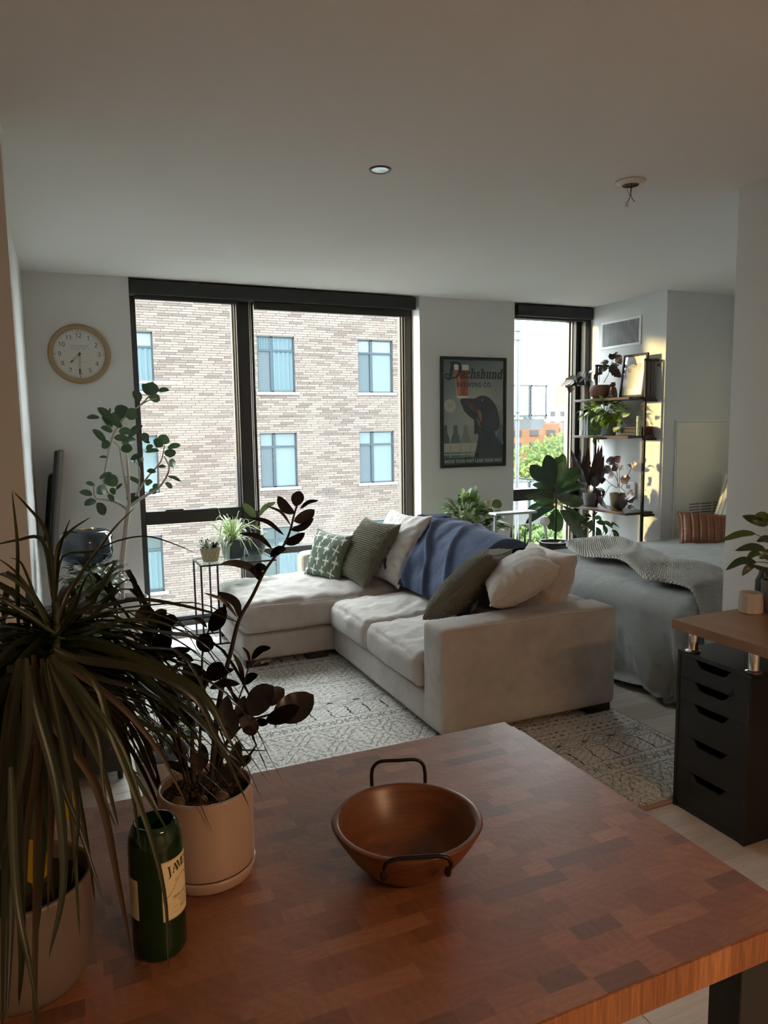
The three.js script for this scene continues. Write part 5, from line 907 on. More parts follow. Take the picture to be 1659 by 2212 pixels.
// --- dragon tree in the foreground
{
  const t = thing('dragon_tree', 'bushy dark dragon tree with long narrow leaves in a large beige pot', 'plant', [-0.085, TT + 0.0005, -1.04]);
  const cream = std(lin(0.17, 0.132, 0.11), 0.35);
  pot(t, [[0, 0], [0.052, 0], [0.068, 0.006], [0.079, 0.022], [0.086, 0.06], [0.09, 0.15], [0.0885, 0.155], [0.084, 0.155], [0.083, 0.15], [0.08, 0.08], [0, 0.07]], cream, 0.0825, 0.13, 3);
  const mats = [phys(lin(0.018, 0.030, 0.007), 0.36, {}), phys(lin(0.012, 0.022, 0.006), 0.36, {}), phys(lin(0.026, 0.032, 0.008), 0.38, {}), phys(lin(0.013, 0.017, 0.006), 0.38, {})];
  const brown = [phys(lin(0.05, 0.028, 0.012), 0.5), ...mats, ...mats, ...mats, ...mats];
  const A = { x: 0, y: 1040, s: 0.2532 }, D = onDepth(0.94);
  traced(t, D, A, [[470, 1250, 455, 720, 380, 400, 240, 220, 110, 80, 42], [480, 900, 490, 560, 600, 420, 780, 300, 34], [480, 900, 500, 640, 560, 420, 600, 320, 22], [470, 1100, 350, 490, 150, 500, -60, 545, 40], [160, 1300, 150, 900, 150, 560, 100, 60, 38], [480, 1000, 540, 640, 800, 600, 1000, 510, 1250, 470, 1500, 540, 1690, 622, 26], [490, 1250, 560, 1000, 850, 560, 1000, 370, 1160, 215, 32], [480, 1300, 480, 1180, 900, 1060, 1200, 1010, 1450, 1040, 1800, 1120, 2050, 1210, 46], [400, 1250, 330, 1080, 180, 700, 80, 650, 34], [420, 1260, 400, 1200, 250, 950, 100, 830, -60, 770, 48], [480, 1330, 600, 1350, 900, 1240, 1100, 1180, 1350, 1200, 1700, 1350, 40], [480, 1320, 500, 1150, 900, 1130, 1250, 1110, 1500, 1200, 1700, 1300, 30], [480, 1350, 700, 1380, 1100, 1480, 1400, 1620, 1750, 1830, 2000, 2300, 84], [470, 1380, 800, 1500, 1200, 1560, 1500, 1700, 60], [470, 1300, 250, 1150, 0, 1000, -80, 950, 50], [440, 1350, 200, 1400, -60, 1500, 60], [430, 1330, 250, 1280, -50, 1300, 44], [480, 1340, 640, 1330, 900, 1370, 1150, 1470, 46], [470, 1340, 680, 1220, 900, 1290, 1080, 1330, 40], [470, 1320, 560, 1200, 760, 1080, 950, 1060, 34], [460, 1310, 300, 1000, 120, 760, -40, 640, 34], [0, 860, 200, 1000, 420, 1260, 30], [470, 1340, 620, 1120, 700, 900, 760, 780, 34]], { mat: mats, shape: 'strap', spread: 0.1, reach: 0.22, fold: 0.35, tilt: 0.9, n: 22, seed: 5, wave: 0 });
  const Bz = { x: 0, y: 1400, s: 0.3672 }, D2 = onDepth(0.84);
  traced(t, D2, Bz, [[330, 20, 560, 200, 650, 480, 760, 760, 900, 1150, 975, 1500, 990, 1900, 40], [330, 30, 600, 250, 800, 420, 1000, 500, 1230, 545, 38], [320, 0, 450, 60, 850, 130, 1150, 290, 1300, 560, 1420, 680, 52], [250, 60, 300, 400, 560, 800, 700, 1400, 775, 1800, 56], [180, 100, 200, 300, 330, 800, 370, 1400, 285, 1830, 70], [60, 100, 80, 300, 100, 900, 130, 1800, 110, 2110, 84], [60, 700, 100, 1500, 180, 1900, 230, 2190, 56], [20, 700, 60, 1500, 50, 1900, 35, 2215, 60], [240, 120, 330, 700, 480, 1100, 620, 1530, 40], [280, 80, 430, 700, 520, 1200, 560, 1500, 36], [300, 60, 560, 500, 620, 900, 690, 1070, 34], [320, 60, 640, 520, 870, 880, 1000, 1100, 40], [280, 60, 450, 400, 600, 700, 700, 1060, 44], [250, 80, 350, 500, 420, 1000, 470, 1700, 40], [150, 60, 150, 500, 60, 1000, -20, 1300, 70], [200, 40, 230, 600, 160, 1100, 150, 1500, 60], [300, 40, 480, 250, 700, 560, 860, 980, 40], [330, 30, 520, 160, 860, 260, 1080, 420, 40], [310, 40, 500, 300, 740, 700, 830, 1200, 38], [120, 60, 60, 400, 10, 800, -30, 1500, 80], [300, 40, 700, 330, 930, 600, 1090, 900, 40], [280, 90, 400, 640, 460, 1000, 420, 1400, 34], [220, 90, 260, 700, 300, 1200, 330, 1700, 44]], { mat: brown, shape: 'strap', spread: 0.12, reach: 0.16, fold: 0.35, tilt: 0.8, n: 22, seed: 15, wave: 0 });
  const base = t.position, c1 = D(122, 1385).sub(base), c2 = D(60, 1420, 0.06).sub(base), c3 = D(140, 1430, 0.1).sub(base);
  spray(t, c1, 80, { seed: 61, e0: -0.3, e1: 0.9, l0: 0.22, l1: 0.36, w0: 0.009, w1: 0.014, droop: 0.75, shape: 'strap', mat: mats, jit: 0.02, jity: 0.05, n: 12, m: 2, fold: 0.35, a0: 1.9, a1: 4.4 });
  spray(t, c2, 80, { seed: 62, e0: -0.4, e1: 0.7, l0: 0.2, l1: 0.34, w0: 0.009, w1: 0.014, droop: 0.9, shape: 'strap', mat: mats, jit: 0.03, jity: 0.06, n: 12, m: 2, fold: 0.35, a0: 1.6, a1: 4.8 });
  spray(t, c3, 80, { seed: 63, e0: -0.5, e1: 0.4, l0: 0.2, l1: 0.34, w0: 0.009, w1: 0.014, droop: 0.9, shape: 'strap', mat: brown, jit: 0.03, jity: 0.06, n: 12, m: 2, fold: 0.35, a0: 1.6, a1: 4.8 });
  spray(t, c3, 24, { seed: 64, e0: -0.25, e1: 0.5, l0: 0.2, l1: 0.32, w0: 0.009, w1: 0.013, droop: 0.75, shape: 'strap', mat: mats, jit: 0.04, jity: 0.08, n: 12, m: 2, fold: 0.35, a0: -1.0, a1: 1.9, minY: 0.01 });
  const bark = std(lin(0.05, 0.038, 0.025), 0.8);
  part('cane', tube([new V3(0.0, 0.12, 0), c1.clone().multiplyScalar(0.5).add(new V3(0.0, 0.09, 0)), c1, D(120, 1300).sub(base)], (k) => 0.009 - 0.004 * k, 24, 10), std(lin(0.04, 0.055, 0.015), 0.6), t);
  part('cane', tube([new V3(-0.02, 0.12, 0.01), c2.clone().multiplyScalar(0.6).add(new V3(0, 0.06, 0)), c2], 0.01, 20, 10), bark, t);
  part('cane', tube([new V3(0.02, 0.12, -0.02), c3.clone().multiplyScalar(0.6).add(new V3(0, 0.06, 0)), c3], 0.009, 20, 10), bark, t);
}
{ // yellow gnat traps in the soil
  const m = std(lin(0.62, 0.40, 0.02), 0.25);
  [[70, 1862, 0.93, 0.032, 'yellow sticky gnat trap standing in the soil of the large beige pot'], [137, 1735, 1.12, 0.03, 'yellow sticky gnat trap behind the large beige pot']].forEach(([x, y, d, w, label]) => {
    const p = at(x, y, d), t = thing('sticky_trap', label, 'insect trap', [p.x, p.y - 0.03, p.z]);
    const s = new THREE.Shape(); s.moveTo(0, 0); s.bezierCurveTo(w, 0.01, w, w * 1.6, 0, w * 1.9); s.bezierCurveTo(-w, w * 1.6, -w, 0.01, 0, 0);
    part('card', new THREE.ExtrudeGeometry(s, { depth: 0.0008, bevelEnabled: false, curveSegments: 14 }).rotateY(-0.5), m, t); part('stake', bx(-0.002, 0.002, y > 1800 ? -0.02 : -(p.y - 0.03 - TT), 0.01, -0.001, 0.001), m, t);
  });
}
// --- dark ZZ plant
{
  const t = thing('black_zz_plant', 'tall plant with nearly black glossy leaflets in a round pinkish white pot', 'plant', [0.187, TT + 0.0005, -1.195]);
  const glaze = std(lin(0.46, 0.34, 0.27), 0.22);
  part('pot', lathe([[0, 0.02], [0.073, 0.02], [0.077, 0.026], [0.0785, 0.05], [0.0785, 0.152], [0.0775, 0.155], [0.0735, 0.155], [0.073, 0.15], [0.072, 0.06], [0, 0.05]], 64), glaze, t);
  part('saucer', lathe([[0, 0], [0.07, 0], [0.076, 0.004], [0.079, 0.018], [0.078, 0.022], [0.074, 0.022], [0.072, 0.012], [0, 0.008]], 64), glaze, t);
  part('soil', soilGeo(0.0728, 0.138, 8), soilMat, t);
  { const R = rng(77), g = []; for (let i = 0; i < 260; i++) { const a = R() * 6.28, r = Math.sqrt(R()) * 0.07; g.push(new THREE.IcosahedronGeometry(0.0012 + R() * 0.0026, 0).translate(Math.cos(a) * r, 0.14 + R() * 0.002, Math.sin(a) * r)); } const m = part('bark_chips', merge(g), std(lin(0.075, 0.04, 0.022), 0.9), t); m.userData.kind = 'stuff'; }
  for (const [x, z, r] of [[0.018, 0.042, 0.0125], [-0.012, 0.036, 0.009], [-0.05, 0.03, 0.012]]) part('tuber', new THREE.SphereGeometry(r, 16, 12).scale(1, 0.85, 1).translate(x, 0.146, z), std(lin(0.14, 0.085, 0.045), 0.6), t);
  part('root', tube([new V3(-0.02, 0.142, 0.04), new V3(0.005, 0.143, 0.055), new V3(0.02, 0.1425, 0.06), new V3(0.035, 0.142, 0.055)], 0.0013, 16, 6), std(lin(0.28, 0.15, 0.07), 0.7), t);
  const A = { x: 290, y: 1040, s: 0.2984 }, D = onDepth(1.13);
  const dark = [phys(lin(0.008, 0.005, 0.005), 0.26, {}), phys(lin(0.011, 0.007, 0.006), 0.28, {}), phys(lin(0.007, 0.005, 0.005), 0.24, {})];
  tracedStems(t, D, A, [[560, 2170, 600, 1700, 640, 1470, 700, 1230, 760, 1000, 850, 840, 950, 640, 1030, 530, 1090, 450, 1130, 350, 1160, 230, 1180, 170, 24, 7], [470, 2170, 480, 1700, 490, 1400, 495, 1240, 540, 1075, 600, 960, 12, 6], [430, 2160, 420, 1850, 450, 1640, 530, 1460, 560, 1420, 20, 8], [600, 2170, 690, 1800, 735, 1640, 790, 1480, 830, 1340, 870, 1270, 9, 5], [580, 2170, 640, 1950, 720, 1830, 820, 1740, 1000, 1680, 1150, 1610, 14, 6], [380, 2170, 290, 1850, 250, 1600, 200, 1300, 130, 1080, 18, 8], [400, 2180, 330, 1850, 280, 1600, 16, 10], [640, 2180, 700, 2080, 740, 1990, 7, 4], [700, 2170, 760, 2080, 800, 2000, 7, 4]], std(lin(0.022, 0.013, 0.011), 0.45));
  traced(t, D, A, [[1165, 180, 1200, 70, 76], [1160, 232, 1095, 190, 1040, 105, 62], [1200, 200, 1260, 150, 1335, 138, 24], [1155, 290, 1230, 260, 1305, 205, 72], [1130, 350, 1220, 330, 1300, 265, 44], [1082, 440, 1150, 430, 1236, 372, 56], [1135, 320, 1060, 220, 960, 178, 17], [1085, 390, 960, 290, 830, 265, 28], [1000, 490, 900, 400, 760, 375, 32], [985, 545, 1040, 500, 1100, 482, 52], [905, 720, 850, 630, 720, 590, 620, 600, 46], [905, 700, 900, 630, 960, 625, 60], [762, 990, 735, 880, 600, 800, 52], [750, 988, 640, 860, 500, 805, 22], [535, 1075, 600, 1010, 660, 905, 96], [530, 1060, 470, 1000, 415, 992, 26], [640, 900, 690, 890, 30], [496, 1236, 535, 1100, 112], [545, 1440, 640, 1310, 104], [545, 1440, 640, 1380, 722, 1360, 46], [545, 1500, 650, 1460, 766, 1467, 50], [535, 1430, 440, 1400, 365, 1320, 120], [530, 1440, 470, 1360, 420, 1335, 36], [540, 1480, 450, 1430, 358, 1410, 54], [430, 1300, 360, 1265, 288, 1258, 44], [420, 1300, 330, 1320, 268, 1376, 28], [790, 1480, 770, 1350, 712, 1238, 30], [790, 1470, 840, 1420, 896, 1400, 54], [840, 1330, 820, 1240, 780, 1198, 18], [850, 1290, 910, 1220, 990, 1204, 44], [850, 1340, 920, 1300, 1002, 1288, 30], [1000, 1690, 1160, 1640, 1298, 1545, 178], [950, 1730, 1080, 1690, 1196, 1632, 104], [850, 1700, 920, 1560, 1008, 1480, 150], [960, 1620, 1020, 1550, 1085, 1500, 104], [800, 1800, 810, 1680, 850, 1552, 96], [700, 1820, 665, 1690, 672, 1548, 92], [740, 1720, 770, 1620, 803, 1550, 56], [760, 1720, 830, 1760, 862, 1842, 104], [880, 1740, 970, 1752, 48], [700, 1870, 690, 1760, 720, 1650, 110], [100, 1060, 70, 980, 82, 900, 106], [150, 1070, 180, 980, 234, 930, 84], [190, 1090, 250, 1020, 312, 1002, 92], [60, 1110, 110, 1100, 152, 1060, 126], [130, 1210, 210, 1160, 262, 1110, 116], [100, 1260, 190, 1240, 252, 1188, 100], [120, 1310, 60, 1260, 18, 1200, 112], [160, 1310, 280, 1240, 412, 1214, 58], [290, 1760, 240, 1700, 208, 1640, 104], [420, 1720, 370, 1690, 326, 1590, 54], [410, 1760, 402, 1650, 68], [230, 1820, 260, 1740, 330, 1640, 76], [250, 1620, 220, 1480, 190, 1400, 90], [240, 1560, 300, 1470, 330, 1460, 80], [520, 2060, 480, 1890, 58], [575, 2010, 620, 1880, 38], [700, 2150, 730, 2000, 762, 1870, 76], [740, 2060, 850, 1990, 58], [780, 2090, 830, 1990, 892, 1900, 15], [650, 2200, 690, 2100, 722, 2000, 86], [480, 2110, 430, 1960, 76], [470, 2150, 330, 2070, 205, 2030, 54], [640, 2120, 600, 2010, 620, 1940, 60], [560, 1820, 510, 1740, 520, 1660, 80]], { mat: dark, shape: 'oval', spread: 0.03, reach: 0.06, fold: 0.12, tilt: 0.3, n: 10, seed: 25, arch: 0.02, fat: 1.22 });
}
// --- cut green bottle
{
  const t = thing('green_bottle', 'green glass whiskey bottle with its neck cut off beside the pots', 'bottle', [0.088, TT + 0.0005, -1.036], 0.0);
  const glass = phys(lin(0.03, 0.17, 0.05), 0.04, { transmission: 0.86, thickness: 0, ior: 1.5 });
  part('bottle_glass', lathe([[0, 0.006], [0.03, 0.0], [0.035, 0.002], [0.0375, 0.008], [0.038, 0.02], [0.038, 0.165], [0.0365, 0.178], [0.032, 0.19], [0.028, 0.196], [0.026, 0.196], [0.03, 0.188], [0.0345, 0.176], [0.0355, 0.165], [0.0355, 0.02], [0.033, 0.012], [0, 0.018]], 64), glass, t);
  const lab = canvasTex(1024, 1024, (c, w, h) => {
    c.fillStyle = '#e8d9ac'; c.fillRect(0, 0, w, h); c.strokeStyle = '#3a3325'; c.lineWidth = 5; c.strokeRect(14, 14, w - 28, h - 28); c.fillStyle = '#14130f'; c.textAlign = 'center'; c.textBaseline = 'middle'; c.font = 'bold 215px serif'; 'JAMESON'.split('').forEach((s, i) => { c.save(); c.translate(175 + i * 128, 180 - Math.sin(i / 6 * Math.PI) * 40); c.rotate((i - 3) * 0.05); c.fillText(s, 0, 0); c.restore(); });
    c.font = '52px serif'; c.fillText('EST', 330, 380); c.fillText('1780', 690, 380); c.lineWidth = 9; c.beginPath(); c.moveTo(40, 640); c.bezierCurveTo(300, 560, 260, 380, 520, 330); c.stroke(); c.beginPath(); c.moveTo(984, 640); c.bezierCurveTo(720, 560, 760, 380, 520, 330); c.stroke();
    c.font = 'bold 62px serif'; c.fillText('TRIPLE DISTILLED', w / 2, 660); c.font = '46px serif'; c.fillText('SMOOTH IRISH', w / 2, 745); c.fillText('WHISKEY', w / 2, 805); c.font = 'bold 50px serif'; c.fillText('IRELAND', w / 2, 880);
    c.lineWidth = 3; for (const y of [700, 840, 925]) { c.beginPath(); c.moveTo(200, y); c.lineTo(820, y); c.stroke(); }
  });
  const band = (a0, a1, y0, y1, slope, tex) => { const g = surface((u, v) => { const a = mix(a0, a1, u), y = mix(y0, y1, v); return new V3(Math.sin(a) * 0.0384, y + slope * 0, Math.cos(a) * 0.0384); }, 30, 4); return part('paper_label', g, std(lin(1, 1, 1), 0.6, { map: tex }), t); };
  band(0.05, 1.95, 0.062, 0.15, 0, lab);
  const back = canvasTex(128, 256, (c) => { c.fillStyle = '#d8c99c'; c.fillRect(0, 0, 128, 256); c.fillStyle = '#6b6248'; for (let i = 0; i < 14; i++) c.fillRect(14, 20 + i * 16, 60 + (i * 37) % 40, 4); });
  band(-1.75, -0.85, 0.065, 0.125, 0, back);
}
// --- rubber fig by the clock
{
  const t = thing('fig_tree', 'slender fig tree with pale trunk and round green leaves below the clock', 'plant', [0.345, 0, -5.55]);
  const plastic = std(lin(0.66, 0.65, 0.63), 0.4);
  pot(t, [[0, 0], [0.12, 0], [0.125, 0.006], [0.16, 0.39], [0.168, 0.395], [0.17, 0.43], [0.166, 0.434], [0.158, 0.434], [0.155, 0.4], [0.15, 0.36], [0, 0.35]], plastic, 0.156, 0.4, 5);
  const A = { x: 0, y: 580, s: 0.28933 }, D = onPlaneZ(-5.55), bark = std(lin(0.36, 0.32, 0.27), 0.8);
  const p0 = D(262, 1290).sub(t.position);
  part('trunk', tube([new V3(p0.x, 0.39, 0), D(264, 1215).sub(t.position), D(270, 1160).sub(t.position), D(275, 1115).sub(t.position), D(279, 1092).sub(t.position)], (k) => mix(0.022, 0.017, k), 30, 10), bark, t);
  tracedStems(t, D, A, [[965, 1780, 962, 1600, 945, 1380, 12, 7], [965, 1740, 920, 1500, 900, 1380, 890, 1330, 850, 1290, 11, 5], [945, 1795, 880, 1750, 790, 1725, 715, 1710, 700, 1620, 12, 5], [860, 1745, 790, 1640, 775, 1600, 800, 1430, 840, 1260, 880, 1180, 930, 1110, 1060, 1010, 1120, 945, 10, 5], [975, 1770, 1080, 1700, 1180, 1640, 1250, 1540, 1262, 1480, 1225, 1400, 12, 5], [1010, 1700, 1100, 1560, 1200, 1440, 1230, 1320, 8, 4], [1180, 1640, 1180, 1480, 6, 4], [1030, 1700, 1040, 1500, 1020, 1450, 6, 4], [1050, 1020, 1110, 985, 1170, 970, 5, 3]], bark);
  const mats = [leafMat(0.055, 0.115, 0.045, 0.38, 0.2), leafMat(0.07, 0.15, 0.05, 0.4, 0.28), leafMat(0.05, 0.095, 0.05, 0.32, 0.12)];
  traced(t, D, A, [[1120, 945, 1140, 845, 92], [1110, 945, 1060, 860, 46], [1180, 915, 1265, 910, 30], [1110, 960, 1195, 985, 54], [1050, 990, 990, 915, 56], [840, 1140, 725, 1040, 52], [745, 1115, 645, 1115, 28], [840, 1185, 755, 1110, 46], [870, 1180, 870, 1065, 86], [895, 1115, 945, 1030, 96], [965, 1130, 1010, 1045, 70], [840, 1222, 750, 1185, 36], [815, 1075, 815, 1045, 22], [885, 1220, 985, 1225, 46], [850, 1265, 960, 1280, 44], [960, 1260, 1065, 1170, 46], [790, 1300, 690, 1200, 42], [800, 1345, 765, 1285, 58], [910, 1310, 1015, 1280, 50], [900, 1355, 990, 1345, 56], [1080, 1300, 1110, 1240, 72], [1145, 1280, 1215, 1330, 60], [1215, 1312, 1240, 1240, 72], [1250, 1345, 1350, 1320, 36], [1270, 1412, 1275, 1345, 70], [1262, 1474, 1310, 1450, 56], [1090, 1350, 1145, 1325, 30], [975, 1430, 1065, 1395, 36], [1030, 1452, 1070, 1410, 40], [980, 1430, 1010, 1450, 22], [1085, 1372, 1190, 1360, 26], [1180, 1482, 1240, 1480, 22], [1095, 1512, 1165, 1520, 30], [1250, 1550, 1352, 1592, 22], [1230, 1600, 1285, 1642, 30], [1070, 1620, 940, 1555, 28], [1085, 1612, 1140, 1595, 40], [1140, 1642, 1190, 1625, 40], [1110, 1662, 1170, 1675, 36], [985, 1755, 1005, 1675, 78], [780, 1555, 870, 1625, 80], [740, 1572, 835, 1525, 28], [722, 1682, 790, 1640, 60], [830, 1682, 865, 1650, 46], [865, 1652, 915, 1605, 18], [690, 1692, 590, 1670, 38], [720, 1735, 630, 1770, 46], [722, 1750, 780, 1842, 60], [800, 1692, 850, 1735, 36], [710, 1622, 640, 1600, 26], [805, 1412, 740, 1410, 18], [880, 1190, 900, 1150, 40]], { mat: mats, shape: 'oval', spread: 0.1, reach: 0.14, fold: 0.22, tilt: 0.55, n: 8, seed: 33, arch: 0.08, fat: 1.25 });
}
// --- plants on the console
{
  const p = onY(203, 1328, 0.5), t = thing('peperomia', 'dark green peperomia spilling over a matt grey pot on the console', 'plant', [p.x, 0.501, p.z]);
  pot(t, wallPot(0.085, 0.105, 0.16), std(lin(0.24, 0.24, 0.245), 0.6), 0.098, 0.145, 6);
  bush(t, new V3(0.02, 0.215, 0), [0.19, 0.13, 0.17], 110, { seed: 71, l0: 0.04, l1: 0.065, ratio: 0.75, mat: [leafMat(0.035, 0.065, 0.035, 0.3, 0.1), leafMat(0.05, 0.085, 0.04, 0.3, 0.15), leafMat(0.11, 0.2, 0.05, 0.4, 0.3)], lo: -0.45, hang: 0.35 });
}
{
  const t = thing('lime_foliage_plant', 'lime green leafy plant in a white pot low on the console', 'plant', [0.06, 0.501, -3.95]);
  pot(t, wallPot(0.06, 0.075, 0.11), std(lin(0.6, 0.58, 0.55), 0.4), 0.069, 0.1, 2);
  bush(t, new V3(0, 0.17, 0), [0.13, 0.09, 0.12], 50, { seed: 72, l0: 0.05, l1: 0.08, ratio: 0.6, mat: [leafMat(0.22, 0.34, 0.06, 0.45, 0.35), leafMat(0.12, 0.22, 0.05, 0.45, 0.3)], lo: -0.3, hang: 0.2 });
}
{
  const t = thing('coleus_plant', 'small maroon and green coleus in a dark pot at the console front', 'plant', [0.1, 0.501, -3.66]);
  pot(t, wallPot(0.05, 0.06, 0.09), std(lin(0.04, 0.04, 0.045), 0.5), 0.055, 0.08, 3);
  bush(t, new V3(0.02, 0.14, 0), [0.11, 0.08, 0.1], 40, { seed: 73, l0: 0.04, l1: 0.07, ratio: 0.6, mat: [leafMat(0.09, 0.02, 0.035, 0.5, 0.25), leafMat(0.14, 0.22, 0.05, 0.5, 0.3), leafMat(0.05, 0.08, 0.04, 0.5, 0.2)], lo: -0.3, hang: 0.2 });
}
{ // grey pot on the rug edge behind the table
  const t = thing('floor_plant', 'leafy green plant in a tapered grey pot on the floor by the rug', 'plant', [0.32, 0.001, -3.2]);
  pot(t, wallPot(0.08, 0.12, 0.24), std(lin(0.4, 0.39, 0.38), 0.5), 0.112, 0.22, 3);
  bush(t, new V3(0.0, 0.33, 0), [0.16, 0.13, 0.15], 55, { seed: 74, l0: 0.06, l1: 0.1, ratio: 0.5, mat: [leafMat(0.10, 0.2, 0.04, 0.45, 0.3), leafMat(0.06, 0.12, 0.03, 0.45, 0.25)], lo: -0.2 });
}
// --- three pots on the glass table
{
  const y = 0.6405, c = onY(455, 1212, y), t = thing('succulent_pot', 'succulents in a beige textured pot on the glass side table', 'plant', [c.x, y, c.z]);
  const quilt = dataTex(128, 128, (u, v) => { const a = Math.abs(((u * 12 + v * 6) % 1) - 0.5), b = Math.abs(((u * 12 - v * 6 + 9) % 1) - 0.5); const k = 0.8 + Math.min(a, b) * 0.6; return [0.46 * k, 0.36 * k, 0.22 * k]; });
  pot(t, wallPot(0.058, 0.078, 0.105), std(lin(1, 1, 1), 0.6, { map: quilt }), 0.07, 0.095, 1);
  spray(t, new V3(0.03, 0.098, 0.01), 22, { seed: 80, e0: 0.2, e1: 1.4, l0: 0.05, l1: 0.08, w0: 0.010, w1: 0.014, droop: -0.1, shape: 'lance', mat: leafMat(0.02, 0.045, 0.025, 0.35, 0.05), fold: 0.5, n: 5 });
  bush(t, new V3(-0.035, 0.115, 0.0), [0.05, 0.06, 0.06], 70, { seed: 81, l0: 0.012, l1: 0.02, ratio: 0.7, mat: [leafMat(0.16, 0.22, 0.07, 0.5, 0.3), leafMat(0.10, 0.15, 0.05, 0.5, 0.3)], lo: -0.1, stalk: 0.001 });
}
{
  const y = 0.6405, c = onY(503, 1206, y), t = thing('spider_plant', 'striped spider plant in a square black pot on the glass side table', 'plant', [c.x + 0.005, y, c.z - 0.01], 0.3);
  const s = 0.078, sq = (r, h) => rbx(-r, r, 0, h, -r, r, 0.01, 3); void s;
  const g = sq(0.074, 0.14).clone(), p = g.attributes.position; for (let i = 0; i < p.count; i++) { const k = 0.76 + 0.24 * p.getY(i) / 0.14; p.setX(i, p.getX(i) * k); p.setZ(i, p.getZ(i) * k); } g.computeVertexNormals();
  part('pot', g, std(lin(0.018, 0.02, 0.022), 0.35), t); part('soil', bx(-0.066, 0.066, 0.139, 0.1415, -0.066, 0.066), soilMat, t);
  const m = phys(lin(0.95, 1, 0.9), 0.4, { map: stripeLeaf, transmission: 0.4, thickness: 0 });
  spray(t, new V3(0, 0.142, 0), 60, { seed: 82, e0: 0.6, e1: 1.45, l0: 0.28, l1: 0.5, w0: 0.014, w1: 0.020, droop: 0.7, shape: 'strap', mat: m, jit: 0.03, n: 12, fold: 0.3 });
  spray(t, new V3(0, 0.142, 0), 24, { seed: 83, e0: 0.2, e1: 0.8, l0: 0.18, l1: 0.3, w0: 0.010, w1: 0.014, droop: 0.95, shape: 'strap', mat: m, jit: 0.03, n: 12, fold: 0.3 });
}
{
  const y = 0.6405, c = onY(552, 1200, y), t = thing('two_leaf_plant', 'plant with two upright pale green leaves in a dark round pot', 'plant', [c.x, y, c.z - 0.02]);
  pot(t, [[0, 0], [0.05, 0], [0.068, 0.015], [0.085, 0.06], [0.09, 0.1], [0.088, 0.155], [0.082, 0.155], [0.083, 0.1], [0, 0.09]], std(lin(0.035, 0.04, 0.045), 0.5), 0.082, 0.14, 4);
  const A = { x: 400, y: 1060, s: 0.16272 }, D = onPlaneZ(t.position.z), m = [leafMat(0.16, 0.24, 0.07, 0.4, 0.3)];
  tracedStems(t, D, A, [[930, 580, 940, 450, 945, 370, 7, 5], [935, 580, 960, 440, 985, 340, 6, 4]], stemMat(0.12, 0.14, 0.06));
  traced(t, D, A, [[935, 360, 860, 260, 755, 165, 105], [985, 340, 1050, 230, 1205, 150, 70], [960, 400, 930, 385, 820, 385, 24]], { mat: m, seed: 4, spread: 0.02, reach: 0.04, tilt: 0.3, shape: 'oval' });
}
// --- behind the sofa: bench, bushy plants, fiddle leaf fig
{
  const w = std(lin(0.66, 0.66, 0.65), 0.45), t = thing('plant_bench', 'low white plant bench behind the sofa under the poster', 'bench');
  part('bench_top', rbx(2.98, 3.52, 0.49, 0.515, -5.66, -5.2, 0.006), w, t);
  for (const x of [3.02, 3.48]) for (const z of [-5.62, -5.24]) part('leg', rbx(x - 0.015, x + 0.015, 0, 0.49, z - 0.015, z + 0.015, 0.004), w, t);
}
{
  const c = onZ(1000, 1150, -5.43), t = thing('bushy_houseplant', 'bushy variegated green plant behind the sofa under the poster', 'plant', [c.x, 0.516, -5.43]);
  pot(t, wallPot(0.075, 0.095, 0.14), std(lin(0.05, 0.05, 0.05), 0.4), 0.088, 0.125, 3);
  bush(t, new V3(0.03, 0.32, 0), [0.17, 0.21, 0.15], 120, { seed: 91, l0: 0.08, l1: 0.14, ratio: 0.4, mat: [leafMat(0.16, 0.28, 0.05, 0.6, 0.35), leafMat(0.26, 0.38, 0.08, 0.6, 0.4), leafMat(0.09, 0.15, 0.035, 0.6, 0.25)], lo: -0.2, root: 0.85 });
  bush(t, new V3(-0.16, 0.2, 0.02), [0.11, 0.09, 0.1], 30, { seed: 92, l0: 0.06, l1: 0.09, ratio: 0.7, mat: [leafMat(0.26, 0.42, 0.1, 0.6, 0.4), leafMat(0.16, 0.3, 0.06, 0.6, 0.35)], lo: -0.2, root: 0.6 });
}
{
  const c = onZ(1052, 1150, -5.4), t = thing('round_leaf_plant', 'round leaved plant in a small black pot beside the bushy plant', 'plant', [c.x, 0.516, -5.4]);
  pot(t, wallPot(0.085, 0.105, 0.17), std(lin(0.018, 0.018, 0.019), 0.35), 0.098, 0.155, 7);
  bush(t, new V3(-0.01, 0.25, 0), [0.15, 0.11, 0.13], 44, { seed: 93, l0: 0.065, l1: 0.1, ratio: 0.95, shape: 'oval', mat: [leafMat(0.2, 0.36, 0.07, 0.6, 0.38), leafMat(0.12, 0.22, 0.05, 0.6, 0.3)], lo: -0.1, root: 0.9 });
  const q = onZ(1062, 1092, -5.4).sub(t.position); part('stem', tube([new V3(0.01, 0.15, 0), new V3(q.x * 0.7, 0.3, 0), q], 0.0022, 14, 6), stemMat(0.2, 0.25, 0.1), t);
  part('leaf', leafGeo([q, q.clone().add(new V3(0.04, 0.012, 0.02)), q.clone().add(new V3(0.085, -0.005, 0.03))], 0.085, { shape: 'oval', normal: new V3(-0.4, 0.5, 1) }), leafMat(0.16, 0.27, 0.07, 0.42, 0.3), t);
}
